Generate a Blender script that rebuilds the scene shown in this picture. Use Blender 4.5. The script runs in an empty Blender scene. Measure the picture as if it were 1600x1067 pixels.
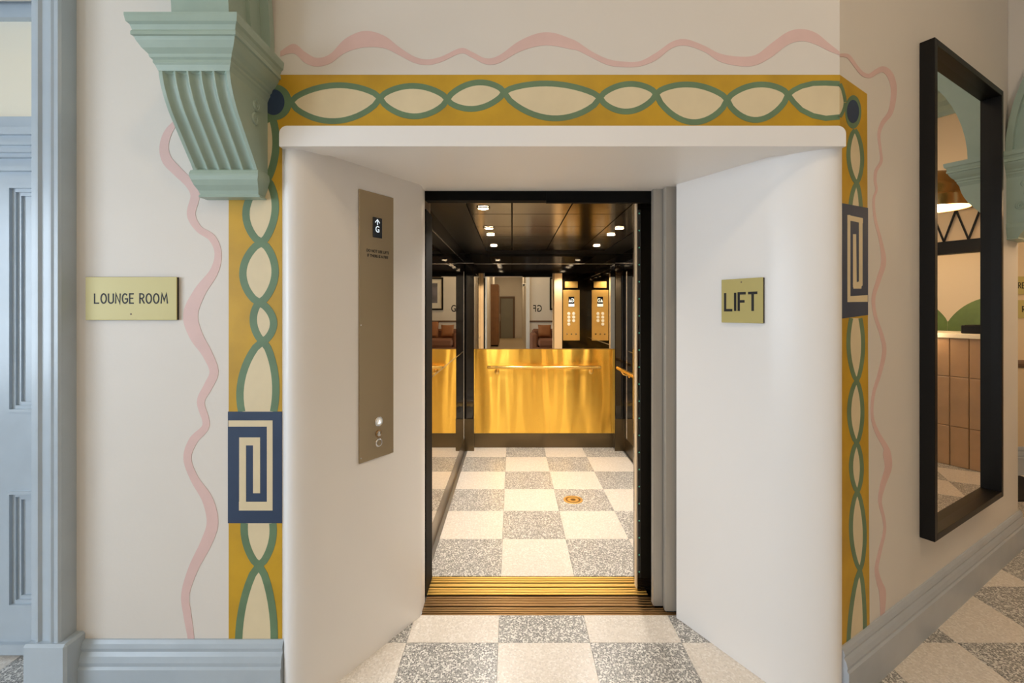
import bpy, math, random
from mathutils import Vector, Matrix
random.seed(7)
sc = bpy.context.scene
C = sc.collection
PI = math.pi

# ------------------------------------------------------------------ camera
F, VX, VY, H = 706.0, 800.0, 485.0, 1.448      # focal length / vanishing point in pixels, eye height in metres
cd = bpy.data.cameras.new('camera'); cam = bpy.data.objects.new('camera', cd); C.objects.link(cam)
cam.location = (0, 0, H); cam.rotation_euler = (PI / 2, 0, 0)
cd.sensor_width = 36; cd.lens = F / 1600 * 36; cd.shift_y = -(533.5 - VY) / 1600; cd.clip_start = 0.02; cd.clip_end = 200
sc.camera = cam

# ------------------------------------------------------------------ world, exposure, large lights
w = bpy.data.worlds.new('world'); sc.world = w; w.use_nodes = True
w.node_tree.nodes['Background'].inputs[0].default_value = (0.75, 0.87, 1.0, 1)
w.node_tree.nodes['Background'].inputs[1].default_value = 1.0
sc.view_settings.view_transform = 'Standard'; sc.view_settings.look = 'None'
sc.view_settings.gamma = 1; sc.view_settings.use_curve_mapping = False
sc.view_settings.exposure = 0.0

def area(name, loc, target, sx, sy, power, col):
    l = bpy.data.lights.new(name, 'AREA'); l.shape = 'RECTANGLE'; l.size = sx; l.size_y = sy
    l.energy = power; l.color = col
    o = bpy.data.objects.new(name, l); C.objects.link(o); o.location = loc
    d = Vector(target) - Vector(loc); o.rotation_euler = d.to_track_quat('-Z', 'Z').to_euler()
    return o
DAY = (0.74, 0.87, 1.0)
WARM = (1.0, 0.74, 0.47)
area('daylight_window', (-4.3, -2.9, 1.6), (0, -2.9, 1.6), 2.2, 1.5, 120, DAY)
area('daylight_window', (-4.3, -0.55, 1.6), (0, -0.55, 1.6), 2.2, 1.5, 120, DAY)

# ------------------------------------------------------------------ materials
MATS = {}
def nt(name):
    m = bpy.data.materials.new(name); m.use_nodes = True; MATS[name] = m
    return m, m.node_tree, m.node_tree.nodes['Principled BSDF']
def mat(name, col, rough=0.5, metal=0.0, spec=0.5, var=0.0, scale=6.0, bump=0.0, bscale=60.0, emis=None, estr=0.0, coat=0.0, alpha=None, trans=0.0):
    m, t, b = nt(name)
    b.inputs['Base Color'].default_value = (*col, 1); b.inputs['Roughness'].default_value = rough
    b.inputs['Metallic'].default_value = metal; b.inputs['Specular IOR Level'].default_value = spec
    b.inputs['Coat Weight'].default_value = coat
    if trans: b.inputs['Transmission Weight'].default_value = trans
    geo = t.nodes.new('ShaderNodeNewGeometry')
    if var > 0:
        n = t.nodes.new('ShaderNodeTexNoise'); n.inputs['Scale'].default_value = scale; n.inputs['Detail'].default_value = 4
        r = t.nodes.new('ShaderNodeMapRange'); r.inputs[1].default_value = .3; r.inputs[2].default_value = .7
        r.inputs[3].default_value = 1 - var; r.inputs[4].default_value = 1 + var * .5
        mx = t.nodes.new('ShaderNodeMix'); mx.data_type = 'RGBA'; mx.blend_type = 'MULTIPLY'; mx.inputs[0].default_value = 1
        mx.inputs[6].default_value = (*col, 1)
        t.links.new(geo.outputs['Position'], n.inputs['Vector']); t.links.new(n.outputs[0], r.inputs[0])
        t.links.new(r.outputs[0], mx.inputs[7]); t.links.new(mx.outputs[2], b.inputs['Base Color'])
    if bump > 0:
        n = t.nodes.new('ShaderNodeTexNoise'); n.inputs['Scale'].default_value = bscale; n.inputs['Detail'].default_value = 3
        bp = t.nodes.new('ShaderNodeBump'); bp.inputs['Strength'].default_value = bump; bp.inputs['Distance'].default_value = .002
        t.links.new(geo.outputs['Position'], n.inputs['Vector']); t.links.new(n.outputs[0], bp.inputs['Height'])
        t.links.new(bp.outputs[0], b.inputs['Normal'])
    if emis: b.inputs['Emission Color'].default_value = (*emis, 1); b.inputs['Emission Strength'].default_value = estr
    return m
def s2l(r, g, b):
    f = lambda c: (c / 255) / 12.92 if c <= 10 else (((c / 255) + .055) / 1.055) ** 2.4
    return (f(r), f(g), f(b))
mat('cream_wall', s2l(223, 217, 209), .55, var=.03, scale=1.5, bump=.15, bscale=90)
mat('far_wall', s2l(226, 205, 172), .6)
mat('portal_white', s2l(240, 238, 236), .35, bump=.05, bscale=50)
mat('ceiling_white', s2l(225, 220, 210), .7)
mat('blue_paint', s2l(178, 191, 202), .28, var=.05, scale=9, bump=.12, bscale=35)
mat('skirting_paint', s2l(176, 184, 194), .3, var=.04, scale=9, bump=.1, bscale=35)
mat('sage_paint', s2l(160, 180, 168), .38, var=.06, scale=10, bump=.15, bscale=40)
mat('mustard_paint', s2l(197, 154, 26), .5, var=.16, scale=7)
mat('mural_green', s2l(102, 130, 97), .5, var=.14, scale=14)
mat('mural_cream', s2l(224, 208, 172), .5, var=.04, scale=14)
mat('mural_navy', s2l(40, 60, 90), .5, var=.10, scale=12)
mat('mural_pink', s2l(222, 190, 184), .5, var=.06, scale=8)
mat('hill_green', s2l(98, 122, 56), .5, var=.25, scale=6)
mat('black_frame', s2l(15, 13, 11), .42, spec=.25)
mat('black_matte', s2l(7, 6, 5), .7, spec=.15)
mat('mirror', (.88, .86, .82), .004, 1)
mat('lift_mirror', (.78, .70, .56), .004, 1)
mat('side_mirror', (.62, .54, .42), .03, 1)
mat('black_gloss', s2l(22, 18, 13), .05, .0, spec=.5, coat=.35)
mat('bronze_gloss', (.16, .12, .07), .28, 1)
mat('ceiling_bronze', (.46, .36, .22), .15, 1)
mat('panel_metal', s2l(168, 150, 120), .38, .85)
mat('brass', (.95, .62, .18), .26, 1)
mat('brass_satin', (.92, .62, .22), .5, 1)
mat('edge_grey', (.30, .29, .27), .35, .6)
mat('brass_sill', (.95, .62, .18), .36, 1)
mat('bronze_sill', (.36, .22, .10), .32, 1)
mat('sign_brass', s2l(190, 177, 112), .42, .06)
mat('ink', s2l(26, 24, 24), .6)
mat('steel', (.72, .71, .69), .22, 1)
mat('door_steel', s2l(176, 170, 160), .34, .35)
mat('cream_edge', s2l(232, 206, 170), .4)
mat('button_glow', (.9, .9, .88), .3, emis=(1, .93, .8), estr=.15)
mat('screen', s2l(14, 20, 30), .2)
mat('screen_glow', (.8, .9, 1), .3, emis=(.75, .9, 1), estr=.9)
mat('led_green', (.1, .4, .25), .3, emis=(.15, .7, .4), estr=.10)
mat('lamp_glow', (1, .9, .75), .3, emis=(1, .80, .55), estr=40)
mat('counter_tile', s2l(172, 136, 98), .35, var=.1, scale=7)
mat('counter_top', s2l(240, 228, 200), .3)
mat('bulkhead', s2l(222, 196, 160), .6)
mat('pendant_metal', (.50, .30, .11), .25, 1, bump=.3, bscale=45)
mat('pendant_inside', s2l(240, 210, 150), .5, emis=(1, .72, .36), estr=1.6)
mat('sofa', s2l(130, 88, 68), .8, bump=.3, bscale=120)
mat('cushion', s2l(152, 100, 62), .8, bump=.3, bscale=120)
mat('wood_brown', s2l(140, 100, 68), .4, var=.15, scale=5)
mat('door_grey', s2l(140, 138, 128), .5)
mat('rail_dark', s2l(110, 88, 72), .5)
mat('corridor_floor', s2l(190, 170, 140), .4)
mat('print_paper', s2l(226, 222, 212), .6)
mat('print_art', s2l(120, 118, 130), .6, var=.5, scale=3)
mat('dark_mat', s2l(22, 18, 20), .9)
mat('window_white', s2l(230, 232, 235), .4)
mat('glass_milk', s2l(236, 230, 212), .25)

def gold_wave():
    m, t, b = nt('gold_panel')
    b.inputs['Base Color'].default_value = (1.0, .60, .10, 1); b.inputs['Metallic'].default_value = 1; b.inputs['Roughness'].default_value = .25; b.inputs['Anisotropic'].default_value = .98
    tv = t.nodes.new('ShaderNodeCombineXYZ'); tv.inputs[2].default_value = 1; t.links.new(tv.outputs[0], b.inputs['Tangent'])
    g = t.nodes.new('ShaderNodeNewGeometry'); mp = t.nodes.new('ShaderNodeMapping'); mp.inputs['Scale'].default_value = (3.4, 3.4, .5)
    n = t.nodes.new('ShaderNodeTexNoise'); n.inputs['Scale'].default_value = 1.6; n.inputs['Detail'].default_value = 1
    bp = t.nodes.new('ShaderNodeBump'); bp.inputs['Strength'].default_value = .7; bp.inputs['Distance'].default_value = .03
    t.links.new(g.outputs['Position'], mp.inputs[0]); t.links.new(mp.outputs[0], n.inputs['Vector'])
    t.links.new(n.outputs[0], bp.inputs['Height']); t.links.new(bp.outputs[0], b.inputs['Normal'])
gold_wave()
def terrazzo(name, base, chips, scale, amount):
    m, t, b = nt(name)
    b.inputs['Roughness'].default_value = .28
    g = t.nodes.new('ShaderNodeNewGeometry')
    v = t.nodes.new('ShaderNodeTexVoronoi'); v.inputs['Scale'].default_value = scale; v.inputs['Randomness'].default_value = 1
    ramp = t.nodes.new('ShaderNodeValToRGB'); ramp.color_ramp.interpolation = 'CONSTANT'
    el = ramp.color_ramp.elements
    el[0].position = 0; el[0].color = (*chips[0], 1); el[1].position = 1 / len(chips); el[1].color = (*chips[1], 1)
    for i in range(2, len(chips)):
        e = el.new(i / len(chips)); e.color = (*chips[i], 1)
    sep = t.nodes.new('ShaderNodeSeparateColor')
    v2 = t.nodes.new('ShaderNodeTexVoronoi'); v2.feature = 'DISTANCE_TO_EDGE'; v2.inputs['Scale'].default_value = scale
    lt = t.nodes.new('ShaderNodeMath'); lt.operation = 'GREATER_THAN'; lt.inputs[1].default_value = amount
    mx = t.nodes.new('ShaderNodeMix'); mx.data_type = 'RGBA'; mx.inputs[6].default_value = (*base, 1)
    t.links.new(g.outputs['Position'], v.inputs['Vector']); t.links.new(g.outputs['Position'], v2.inputs['Vector'])
    t.links.new(v.outputs['Color'], sep.inputs[0]); t.links.new(sep.outputs[0], ramp.inputs[0])
    t.links.new(v2.outputs[0], lt.inputs[0]); t.links.new(lt.outputs[0], mx.inputs[0])
    t.links.new(ramp.outputs[0], mx.inputs[7]); t.links.new(mx.outputs[2], b.inputs['Base Color'])
terrazzo('terrazzo_dark', s2l(196, 192, 186), [s2l(92, 92, 92), s2l(120, 120, 118), s2l(222, 220, 214), s2l(150, 148, 144), s2l(104, 104, 104), s2l(232, 230, 225), s2l(134, 132, 130)], 155, .07)
terrazzo('terrazzo_light', s2l(222, 214, 204), [s2l(224, 216, 206), s2l(214, 206, 194), s2l(232, 226, 218), s2l(219, 210, 199), s2l(208, 200, 190)], 130, .06)

# ------------------------------------------------------------------ mesh helpers
class MB:
    def __init__(s): s.v = []; s.f = []
    def add(s, vs, fs):
        o = len(s.v); s.v += [tuple(p) for p in vs]; s.f += [tuple(i + o for i in f) for f in fs]; return s
    def box(s, x0, x1, y0, y1, z0, z1, M=None):
        vs = [Vector((x, y, z)) for z in (z0, z1) for y in (y0, y1) for x in (x0, x1)]
        if M: vs = [M @ p for p in vs]
        return s.add(vs, [(0, 2, 3, 1), (4, 5, 7, 6), (0, 1, 5, 4), (1, 3, 7, 5), (3, 2, 6, 7), (2, 0, 4, 6)])
    def bbox(s, x0, x1, y0, y1, z0, z1, b=.004, M=None):      # box with chamfered edges
        vs = []; idx = {}
        for i, (xa, xs) in enumerate(((x0, 1), (x1, -1))):
            for j, (ya, ys) in enumerate(((y0, 1), (y1, -1))):
                for k, (za, zs) in enumerate(((z0, 1), (z1, -1))):
                    for a in range(3):
                        p = [xa + xs * b, ya + ys * b, za + zs * b]; p[a] = (xa, ya, za)[a]
                        idx[i, j, k, a] = len(vs); vs.append(Vector(p))
        if M: vs = [M @ p for p in vs]
        fs = []
        g = lambda i, j, k, a: idx[i, j, k, a]
        fs += [(g(0,0,0,0), g(0,0,1,0), g(0,1,1,0), g(0,1,0,0)), (g(1,0,0,0), g(1,1,0,0), g(1,1,1,0), g(1,0,1,0))]
        fs += [(g(0,0,0,1), g(1,0,0,1), g(1,0,1,1), g(0,0,1,1)), (g(0,1,0,1), g(0,1,1,1), g(1,1,1,1), g(1,1,0,1))]
        fs += [(g(0,0,0,2), g(0,1,0,2), g(1,1,0,2), g(1,0,0,2)), (g(0,0,1,2), g(1,0,1,2), g(1,1,1,2), g(0,1,1,2))]
        for k in (0, 1):
            for j in (0, 1): fs.append((g(0,j,k,1), g(1,j,k,1), g(1,j,k,2), g(0,j,k,2)))
            for i in (0, 1): fs.append((g(i,0,k,0), g(i,1,k,0), g(i,1,k,2), g(i,0,k,2)))
        for i in (0, 1):
            for j in (0, 1): fs.append((g(i,j,0,0), g(i,j,1,0), g(i,j,1,1), g(i,j,0,1)))
        for i in (0, 1):
            for j in (0, 1):
                for k in (0, 1): fs.append((g(i,j,k,0), g(i,j,k,1), g(i,j,k,2)))
        return s.add(vs, fs)
    def prism(s, pts, a, b, fn):                               # polygon pts (u,v) swept from a to b; fn(u,v,t)->xyz
        n = len(pts)
        vs = [fn(u, v, a) for u, v in pts] + [fn(u, v, b) for u, v in pts]
        fs = [tuple(range(n - 1, -1, -1)), tuple(range(n, 2 * n))] + [(i, (i + 1) % n, n + (i + 1) % n, n + i) for i in range(n)]
        return s.add(vs, fs)
    def strip(s, A, B, off, th):                               # ribbon between two polylines, with thickness along off
        n = len(A); o1 = off * th
        vs = [Vector(p) + o1 for p in A] + [Vector(p) + o1 for p in B] + [Vector(p) for p in A] + [Vector(p) for p in B]
        fs = []
        for i in range(n - 1):
            fs += [(i, i + 1, n + i + 1, n + i), (2 * n + i, 2 * n + i + 1, i + 1, i), (3 * n + i + 1, 3 * n + i, n + i, n + i + 1)]
        fs += [(0, n, 3 * n, 2 * n), (n - 1, 3 * n - 1, 4 * n - 1, 2 * n - 1)]
        return s.add(vs, fs)
    def loft(s, rings, cap=True):
        n = len(rings[0]); vs = [p for r in rings for p in r]; fs = []
        for k in range(len(rings) - 1):
            for i in range(n): fs.append((k*n+i, k*n+(i+1) % n, (k+1)*n+(i+1) % n, (k+1)*n+i))
        if cap: fs += [tuple(range(n - 1, -1, -1)), tuple(range((len(rings)-1)*n, len(rings)*n))]
        return s.add(vs, fs)
    def lathe(s, prof, M=None, n=24, cap=True):                # prof (r,z) about local z
        rings = []
        for r, z in prof:
            ring = [Vector((max(r, 1e-4) * math.cos(2*PI*i/n), max(r, 1e-4) * math.sin(2*PI*i/n), z)) for i in range(n)]
            rings.append([M @ p for p in ring] if M else ring)
        return s.loft(rings, cap)
    def tube(s, pts, r, n=8, cap=True):
        pts = [Vector(p) for p in pts]; rings = []; prev = None
        for i, p in enumerate(pts):
            t = (pts[min(i+1, len(pts)-1)] - pts[max(i-1, 0)]).normalized()
            a = Vector((0, 0, 1)) if abs(t.z) < .9 else Vector((1, 0, 0))
            if prev is not None: a = prev
            x = (a - t * a.dot(t)).normalized(); y = t.cross(x); prev = x
            rr = r[i] if isinstance(r, (list, tuple)) else r
            rings.append([p + x * rr * math.cos(2*PI*k/n) + y * rr * math.sin(2*PI*k/n) for k in range(n)])
        return s.loft(rings, cap)

BASE = {}
def root_base(p):
    return BASE.get(p.name, Vector((0, 0, 0)))
def obj(name, mb, m, parent=None, smooth=False, base=None, fix=True):
    me = bpy.data.meshes.new(name)
    b = root_base(parent) if parent else (Vector(base) if base is not None else Vector((0, 0, 0)))
    me.from_pydata([tuple(Vector(p) - b) for p in mb.v], [], mb.f); me.update()
    if fix:
        import bmesh
        bm = bmesh.new(); bm.from_mesh(me); bmesh.ops.recalc_face_normals(bm, faces=bm.faces); bm.to_mesh(me); bm.free()
    if smooth:
        for p in me.polygons: p.use_smooth = True
        try: me.set_sharp_from_angle(angle=math.radians(35))
        except Exception: pass
    o = bpy.data.objects.new(name, me); C.objects.link(o)
    o.data.materials.append(MATS[m])
    if parent: o.parent = parent; BASE[o.name] = b
    else: o.location = b; BASE[o.name] = b
    return o
def tag(o, label, cat=None, group=None, kind=None):
    o['label'] = label
    if cat: o['category'] = cat
    if group: o['group'] = group
    if kind: o['kind'] = kind
    return o
def thing(name, label, cat, loc, group=None, kind=None):
    o = bpy.data.objects.new(name, None); C.objects.link(o); o.location = loc; o.empty_display_size = .05
    BASE[o.name] = Vector(loc)
    return tag(o, label, cat, group, kind)
def text(name, s, size, M, m, parent, sx=1.0, bold=0.0, align='CENTER', depth=.0006, spacing=1.0):
    cu = bpy.data.curves.new(name, 'FONT'); cu.body = s; cu.size = size; cu.align_x = align; cu.align_y = 'CENTER'
    cu.extrude = depth; cu.offset = bold; cu.space_character = spacing; cu.resolution_u = 4
    o = bpy.data.objects.new(name, cu); C.objects.link(o)
    bpy.context.view_layer.update()
    me = bpy.data.meshes.new_from_object(o.evaluated_get(bpy.context.evaluated_depsgraph_get()))
    bpy.data.objects.remove(o); bpy.data.curves.remove(cu)
    b = root_base(parent)
    me.transform(Matrix.Translation(-b) @ M @ Matrix.Diagonal((sx, 1, 1, 1)))
    me.name = name; me.materials.clear(); me.materials.append(MATS[m])
    o = bpy.data.objects.new(name, me); C.objects.link(o); o.parent = parent; BASE[o.name] = b
    return o
def frame(o, u, v, n):                                          # matrix with columns u (text right), v (up), n (out)
    M = Matrix.Identity(4)
    for i, a in enumerate((u, v, n)):
        for k in range(3): M[k][i] = a[k]
    for k in range(3): M[k][3] = o[k]
    return M
def P(px, py, d): return Vector(((px - VX) / F * d, d, H + (VY - py) / F * d))
CAM = Vector((0, 0, H)); UP = Vector((0, 0, 1))
def hit(px, py, p0, n):
    dr = Vector(((px - VX) / F, 1, (VY - py) / F))
    return CAM + dr * ((Vector(p0) - CAM).dot(n) / dr.dot(n))

# ------------------------------------------------------------------ key planes
DW = 1.66                                    # mural wall
RU = Vector((.862, .507, 0)).normalized()  # along the angled right wall
RN = Vector((RU.y, -RU.x, 0))                # its normal, into the room
RC = Vector(((1312 - VX) / F * DW, DW, 0))   # corner between the two
ZC = 4.1
def RW(sv, q, z): return RC + RU * sv + RN * q + UP * z
FN = Vector((0, -1, 0))
def onF(px, py): return P(px, py, DW)
def onR(px, py): return hit(px, py, RC, RN)
r_px = lambda px: (hit(px, VY, RC, RN) - RC).dot(RU)
E1, E2 = r_px(1572), r_px(1590.5)                          # where the right-hand arch stands along the angled wall

# ================================================================== SETTING
# ---- walls
mb = MB()
mb.box(-1.722, -.80, DW, DW + .2, 0, ZC)
mb.box(-.80, RC.x, DW, DW + .2, 2.06, ZC)
mb.box(-2.70, -1.722, DW, DW + .2, 2.72, ZC)
mb.box(-4.3, -2.70, DW, DW + .2, 0, ZC)
tag(obj('wall_front', mb, 'cream_wall'), 'cream plaster wall around the white lift portal, painted with a mustard border', 'wall', kind='structure')
mb = MB(); mb.prism([(0, 0), (E2, 0), (E2, -.16), (0, -.16)], 0, ZC, lambda s_, q, z: RW(s_, q, z))
tag(obj('wall_right', mb, 'cream_wall'), 'angled cream plaster wall that carries the tall black mirror', 'wall', kind='structure')
E = RW(E2, 0, 0)
mb = MB(); mb.prism([(E2 - .16, -.16), (E2, -.16), (E2, -1.25), (E2 - .16, -1.25)], 0, ZC, lambda s_, q, z: RW(s_, q, z))
tag(obj('wall_return', mb, 'far_wall'), 'cream wall turning back from the end of the mirror wall', 'wall', kind='structure')
mb = MB(); mb.box(2.6, 5.15, 4.0, 4.12, 0, ZC)
tag(obj('wall_reception', mb, 'far_wall'), 'cream wall behind two small brass signs at the far right edge', 'wall', kind='structure')
mb = MB(); mb.box(.52, 7.4, -4.72, -4.6, 0, ZC); mb.box(-4.4, -.85, -4.72, -4.6, 0, ZC); mb.box(-.85, .52, -4.72, -4.6, 3.2, ZC)
tag(obj('wall_back', mb, 'cream_wall'), 'cream lobby wall with black GF lettering, seen in the lift mirror', 'wall', kind='structure')
mb = MB()                                                  # window wall
for y0, y1, z0, z1 in ((-4.7, -4.0, 0, ZC), (-1.8, -1.65, 0, ZC), (.55, 1.7, 0, ZC), (-4.0, .55, 0, .8), (-4.0, .55, 2.4, ZC)):
    mb.box(-4.25, -4.1, y0, y1, z0, z1)
tag(obj('wall_left', mb, 'cream_wall'), 'cream lobby wall with two tall windows letting in daylight', 'wall', kind='structure')
for k, (y0, y1) in enumerate(((-4.0, -1.8), (-1.65, .55))):
    wn = thing('window_%d' % (k + 2), 'white timber sash window %s' % ('nearer the blue door' if k else 'nearer the lettered wall'), 'window', (-4.17, (y0 + y1) / 2, .8), kind='structure')
    m_ = MB()
    for a, b in ((y0, y0 + .06), (y1 - .06, y1), ((y0 + y1) / 2 - .025, (y0 + y1) / 2 + .025)): m_.box(-4.21, -4.14, a, b, .8, 2.4)
    for a, b in ((.8, .87), (2.33, 2.4), (1.58, 1.63)): m_.box(-4.205, -4.145, y0 + .06, y1 - .06, a, b)
    obj('window_frame', m_, 'window_white', wn)
    m_ = MB(); m_.box(-4.16, -4.02, y0 - .05, y1 + .05, .76, .8); obj('window_sill', m_, 'window_white', wn)
mb = MB(); mb.box(7.3, 7.4, -4.7, 6.2, 0, ZC); mb.box(3.0, 7.4, 6.1, 6.2, 0, ZC)
tag(obj('wall_far', mb, 'far_wall'), 'plain far walls enclosing the reception', 'wall', kind='structure')
mb = MB(); mb.box(-4.4, 7.4, -4.72, DW + .2, ZC, ZC + .1); mb.box(RC.x - .1, 7.4, DW + .2, 6.2, ZC, ZC + .1)
tag(obj('ceiling', mb, 'ceiling_white'), 'high pale plaster ceiling of the lobby', 'ceiling', kind='structure')

# ---- corridor behind the lobby (seen in the lift mirror)
mb = MB()
mb.box(-.97, -.85, -14.2, -4.72, 0, 3.6); mb.box(.52, .64, -14.2, -4.72, 0, 3.6); mb.box(-.97, .64, -14.32, -14.2, 0, 3.6); mb.box(-.97, .64, -14.32, -4.72, 3.6, 3.7)
tag(obj('wall_corridor', mb, 'cream_wall'), 'cream corridor running away behind the lobby, seen in the lift mirror', 'wall', kind='structure')
mb = MB(); mb.box(-.85, .52, -14.2, -4.6, -.06, 0)
tag(obj('floor_corridor', mb, 'corridor_floor'), 'beige corridor floor seen in the lift mirror', 'floor', kind='structure')
dr = thing('door_2', 'plain grey door at the far end of the corridor in the lift mirror', 'door', (-.27, -14.17, 0), kind='structure')
mb = MB(); mb.box(-.58, .05, -14.19, -14.15, .005, 2.08); obj('door_leaf', mb, 'door_grey', dr)
mb = MB(); mb.box(-.68, -.58, -14.2, -14.12, 0, 2.18); mb.box(.05, .15, -14.2, -14.12, 0, 2.18); mb.box(-.58, .05, -14.2, -14.12, 2.08, 2.18)
obj('door_frame', mb, 'rail_dark', dr)

# ---- floor: checkered terrazzo tiles
fl = thing('floor', 'checkered floor of speckled grey and pale terrazzo tiles', 'floor', (0, 0, 0), kind='structure')
mb = MB(); mb.box(-4.3, 7.3, -4.6, 2.14, -.08, -.02); mb.box(1.35, 7.3, 2.14, 6.1, -.08, -.02); obj('screed', mb, 'terrazzo_light', fl)
TS, TX, TY = .4, -.06, 1.97
TILE_ME = {}
def tile_mesh(sx, sy, m):
    key = (round(sx, 3), round(sy, 3), m)
    if key not in TILE_ME:
        t = MB(); t.bbox(.0005, sx - .0005, .0005, sy - .0005, -.02, 0, .0006)
        me = bpy.data.meshes.new('floor_tile'); me.from_pydata(t.v, [], t.f)
        import bmesh
        bm = bmesh.new(); bm.from_mesh(me); bmesh.ops.recalc_face_normals(bm, faces=bm.faces); bm.to_mesh(me); bm.free()
        me.materials.append(MATS[m]); TILE_ME[key] = me
    return TILE_ME[key]
def tile(x, y, sx, sy, dark, parent, z=0):
    o = bpy.data.objects.new('floor_tile', tile_mesh(sx, sy, 'terrazzo_dark' if dark else 'terrazzo_light'))
    C.objects.link(o); o.parent = parent; o.location = Vector((x, y, z)) - root_base(parent)
rest = {0: MB(), 1: MB()}
for i in range(-11, 19):
    for j in range(-17, 11):
        x, y = TX + TS * i, TY + TS * j
        if x + TS > 7.3 or x < -4.3 or y < -4.62: continue
        dark = (i + j) % 2 == 0
        if y >= TY - .01:
            if x < 1.1:
                if j == 0 and -.9 < x: tile(x, y, TS, .178, dark, fl)
                elif j == 0 and x < -1.2: tile(x, y, TS, TS, dark, fl)
                continue
            if y > RC.y + (x + TS - RC.x) * RU.y / RU.x + .35: 
                if x < 2.9: continue
        if -2.3 < x < 4.7 and y > .7 and y < 3.4: tile(x, y, TS, TS, dark, fl)
        else: rest[int(dark)].box(x + .0005, x + TS - .0005, y + .0005, y + TS - .0005, -.02, 0)
for k in (0, 1):
    o = obj('floor_tile_field', rest[k], 'terrazzo_dark' if k else 'terrazzo_light', fl); o['kind'] = 'stuff'

# ---- skirting
SK = [(0, 0), (.030, 0), (.030, .150), (.024, .158), (.026, .172), (.021, .192), (.014, .205), (.017, .218), (.013, .232), (.006, .243), (0, .243)]
mb = MB(); mb.prism(SK, -1.59, -.836, lambda p, z, t: Vector((t, DW - p, z)))
tag(obj('baseboard_left', mb, 'blue_paint'), 'blue-grey moulded skirting below the LOUNGE ROOM sign', 'skirting', kind='structure')
mb = MB(); mb.prism(SK, .0, E2 + .025, lambda p, z, t: RW(t, p, z * .875))
tag(obj('baseboard_right', mb, 'skirting_paint'), 'grey moulded skirting running below the black mirror', 'skirting', kind='structure')
mb = MB(); mb.prism(SK, 2.7, 5.1, lambda p, z, t: Vector((t, 4.0 - p, z)))
tag(obj('baseboard_reception', mb, 'skirting_paint'), 'grey skirting of the wall with the two small brass signs', 'skirting', kind='structure')
mb = MB(); mb.prism([(0, .94), (.02, .95), (.03, .98), (.02, 1.0), (0, 1.01)], 2.7, 5.1, lambda p, z, t: Vector((t, 4.0 - p, z)))
tag(obj('trim_3', mb, 'rail_dark'), 'dark chair rail under the two small brass signs', 'chair rail', kind='structure')
mb = MB(); mb.prism([(0, 1.08), (.02, 1.085), (.03, 1.105), (.02, 1.13), (0, 1.135)], .55, 5.0, lambda p, z, t: Vector((t, -4.6 + p, z)))
tag(obj('trim_4', mb, 'rail_dark'), 'dark chair rail behind the sofa, seen in the lift mirror', 'chair rail', kind='structure')
mb = MB(); mb.box(.44, .55, -4.62, -4.55, 0, 3.3); mb.box(-.90, -.79, -4.62, -4.55, 0, 3.3); mb.box(-.79, .44, -4.62, -4.55, 3.18, 3.3)
tag(obj('trim_5', mb, 'window_white'), 'white casing around the corridor opening, seen in the lift mirror', 'casing', kind='structure')

# ---- lift portal (white splayed reveal)
def bez(a, b, c, d, n=10):
    r = []
    for i in range(n + 1):
        t = i / n
        r.append(tuple((1-t)**3 * a[k] + 3*(1-t)**2*t*b[k] + 3*(1-t)*t*t*c[k] + t**3*d[k] for k in (0, 1)))
    return r
LJ = (-.433, 2.14); LS = .653          # inner end and splay of the left jamb
RJ = (.775, 2.13); RS = .575
lj = lambda y: (LJ[0] - LS * (LJ[1] - y), y)
rj = lambda y: (RJ[0] + RS * (RJ[1] - y), y)
ZS = H + .5915                          # soffit
po = thing('trim_1', 'white splayed plaster portal with rounded edges framing the lift door', 'portal', (.17, 1.9, 0), kind='structure')
mb = MB()
mb.prism(bez((-.846, 1.70), (-.846, 1.625), (-.79, 1.60), lj(1.72), 12) + [LJ, (-.433, 2.245), (-.75, 2.245), (-.846, 2.0)], 0, ZS + .01, lambda a, b, z: Vector((a, b, z)))
obj('jamb', mb, 'portal_white', po, smooth=True)
mb = MB()
mb.prism(bez(rj(1.76), (rj(1.76)[0] + .09, 1.63), (1.222, 1.59), (1.222, 1.70), 14) + [(1.222, 1.86), (1.0, 2.12), (.80, 2.14), RJ], 0, ZS + .01, lambda a, b, z: Vector((a, b, z)))
obj('jamb', mb, 'portal_white', po, smooth=True)
mb = MB()
lx0, lx1, lz0, lz1 = (436 - VX) / F * 1.612, (1322 - VX) / F * 1.612, H + (VY - 228.5) / F * 1.612, H + (VY - 196.5) / F * 1.612
rr = .028
pts = [(lx0, lz0), (lx1, lz0)] + [(lx1 - rr + rr * math.cos(a * PI / 12), lz1 - rr + rr * math.sin(a * PI / 12)) for a in range(7)] + [(lx0 + rr - rr * math.sin(a * PI / 12), lz1 - rr + rr * math.cos(a * PI / 12)) for a in range(7)]
mb.prism(pts, 1.612, DW + .05, lambda a, b, y: Vector((a, y, b)))
obj('lintel', mb, 'portal_white', po, smooth=True)
mb = MB(); mb.prism([(-.84, 1.70), (1.22, 1.70), (1.22, 1.9), (.95, 2.245), (-.6, 2.245), (-.84, 2.0)], ZS + .002, ZS + .12, lambda a, b, z: Vector((a, b, z)))
obj('soffit', mb, 'portal_white', po)

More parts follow.
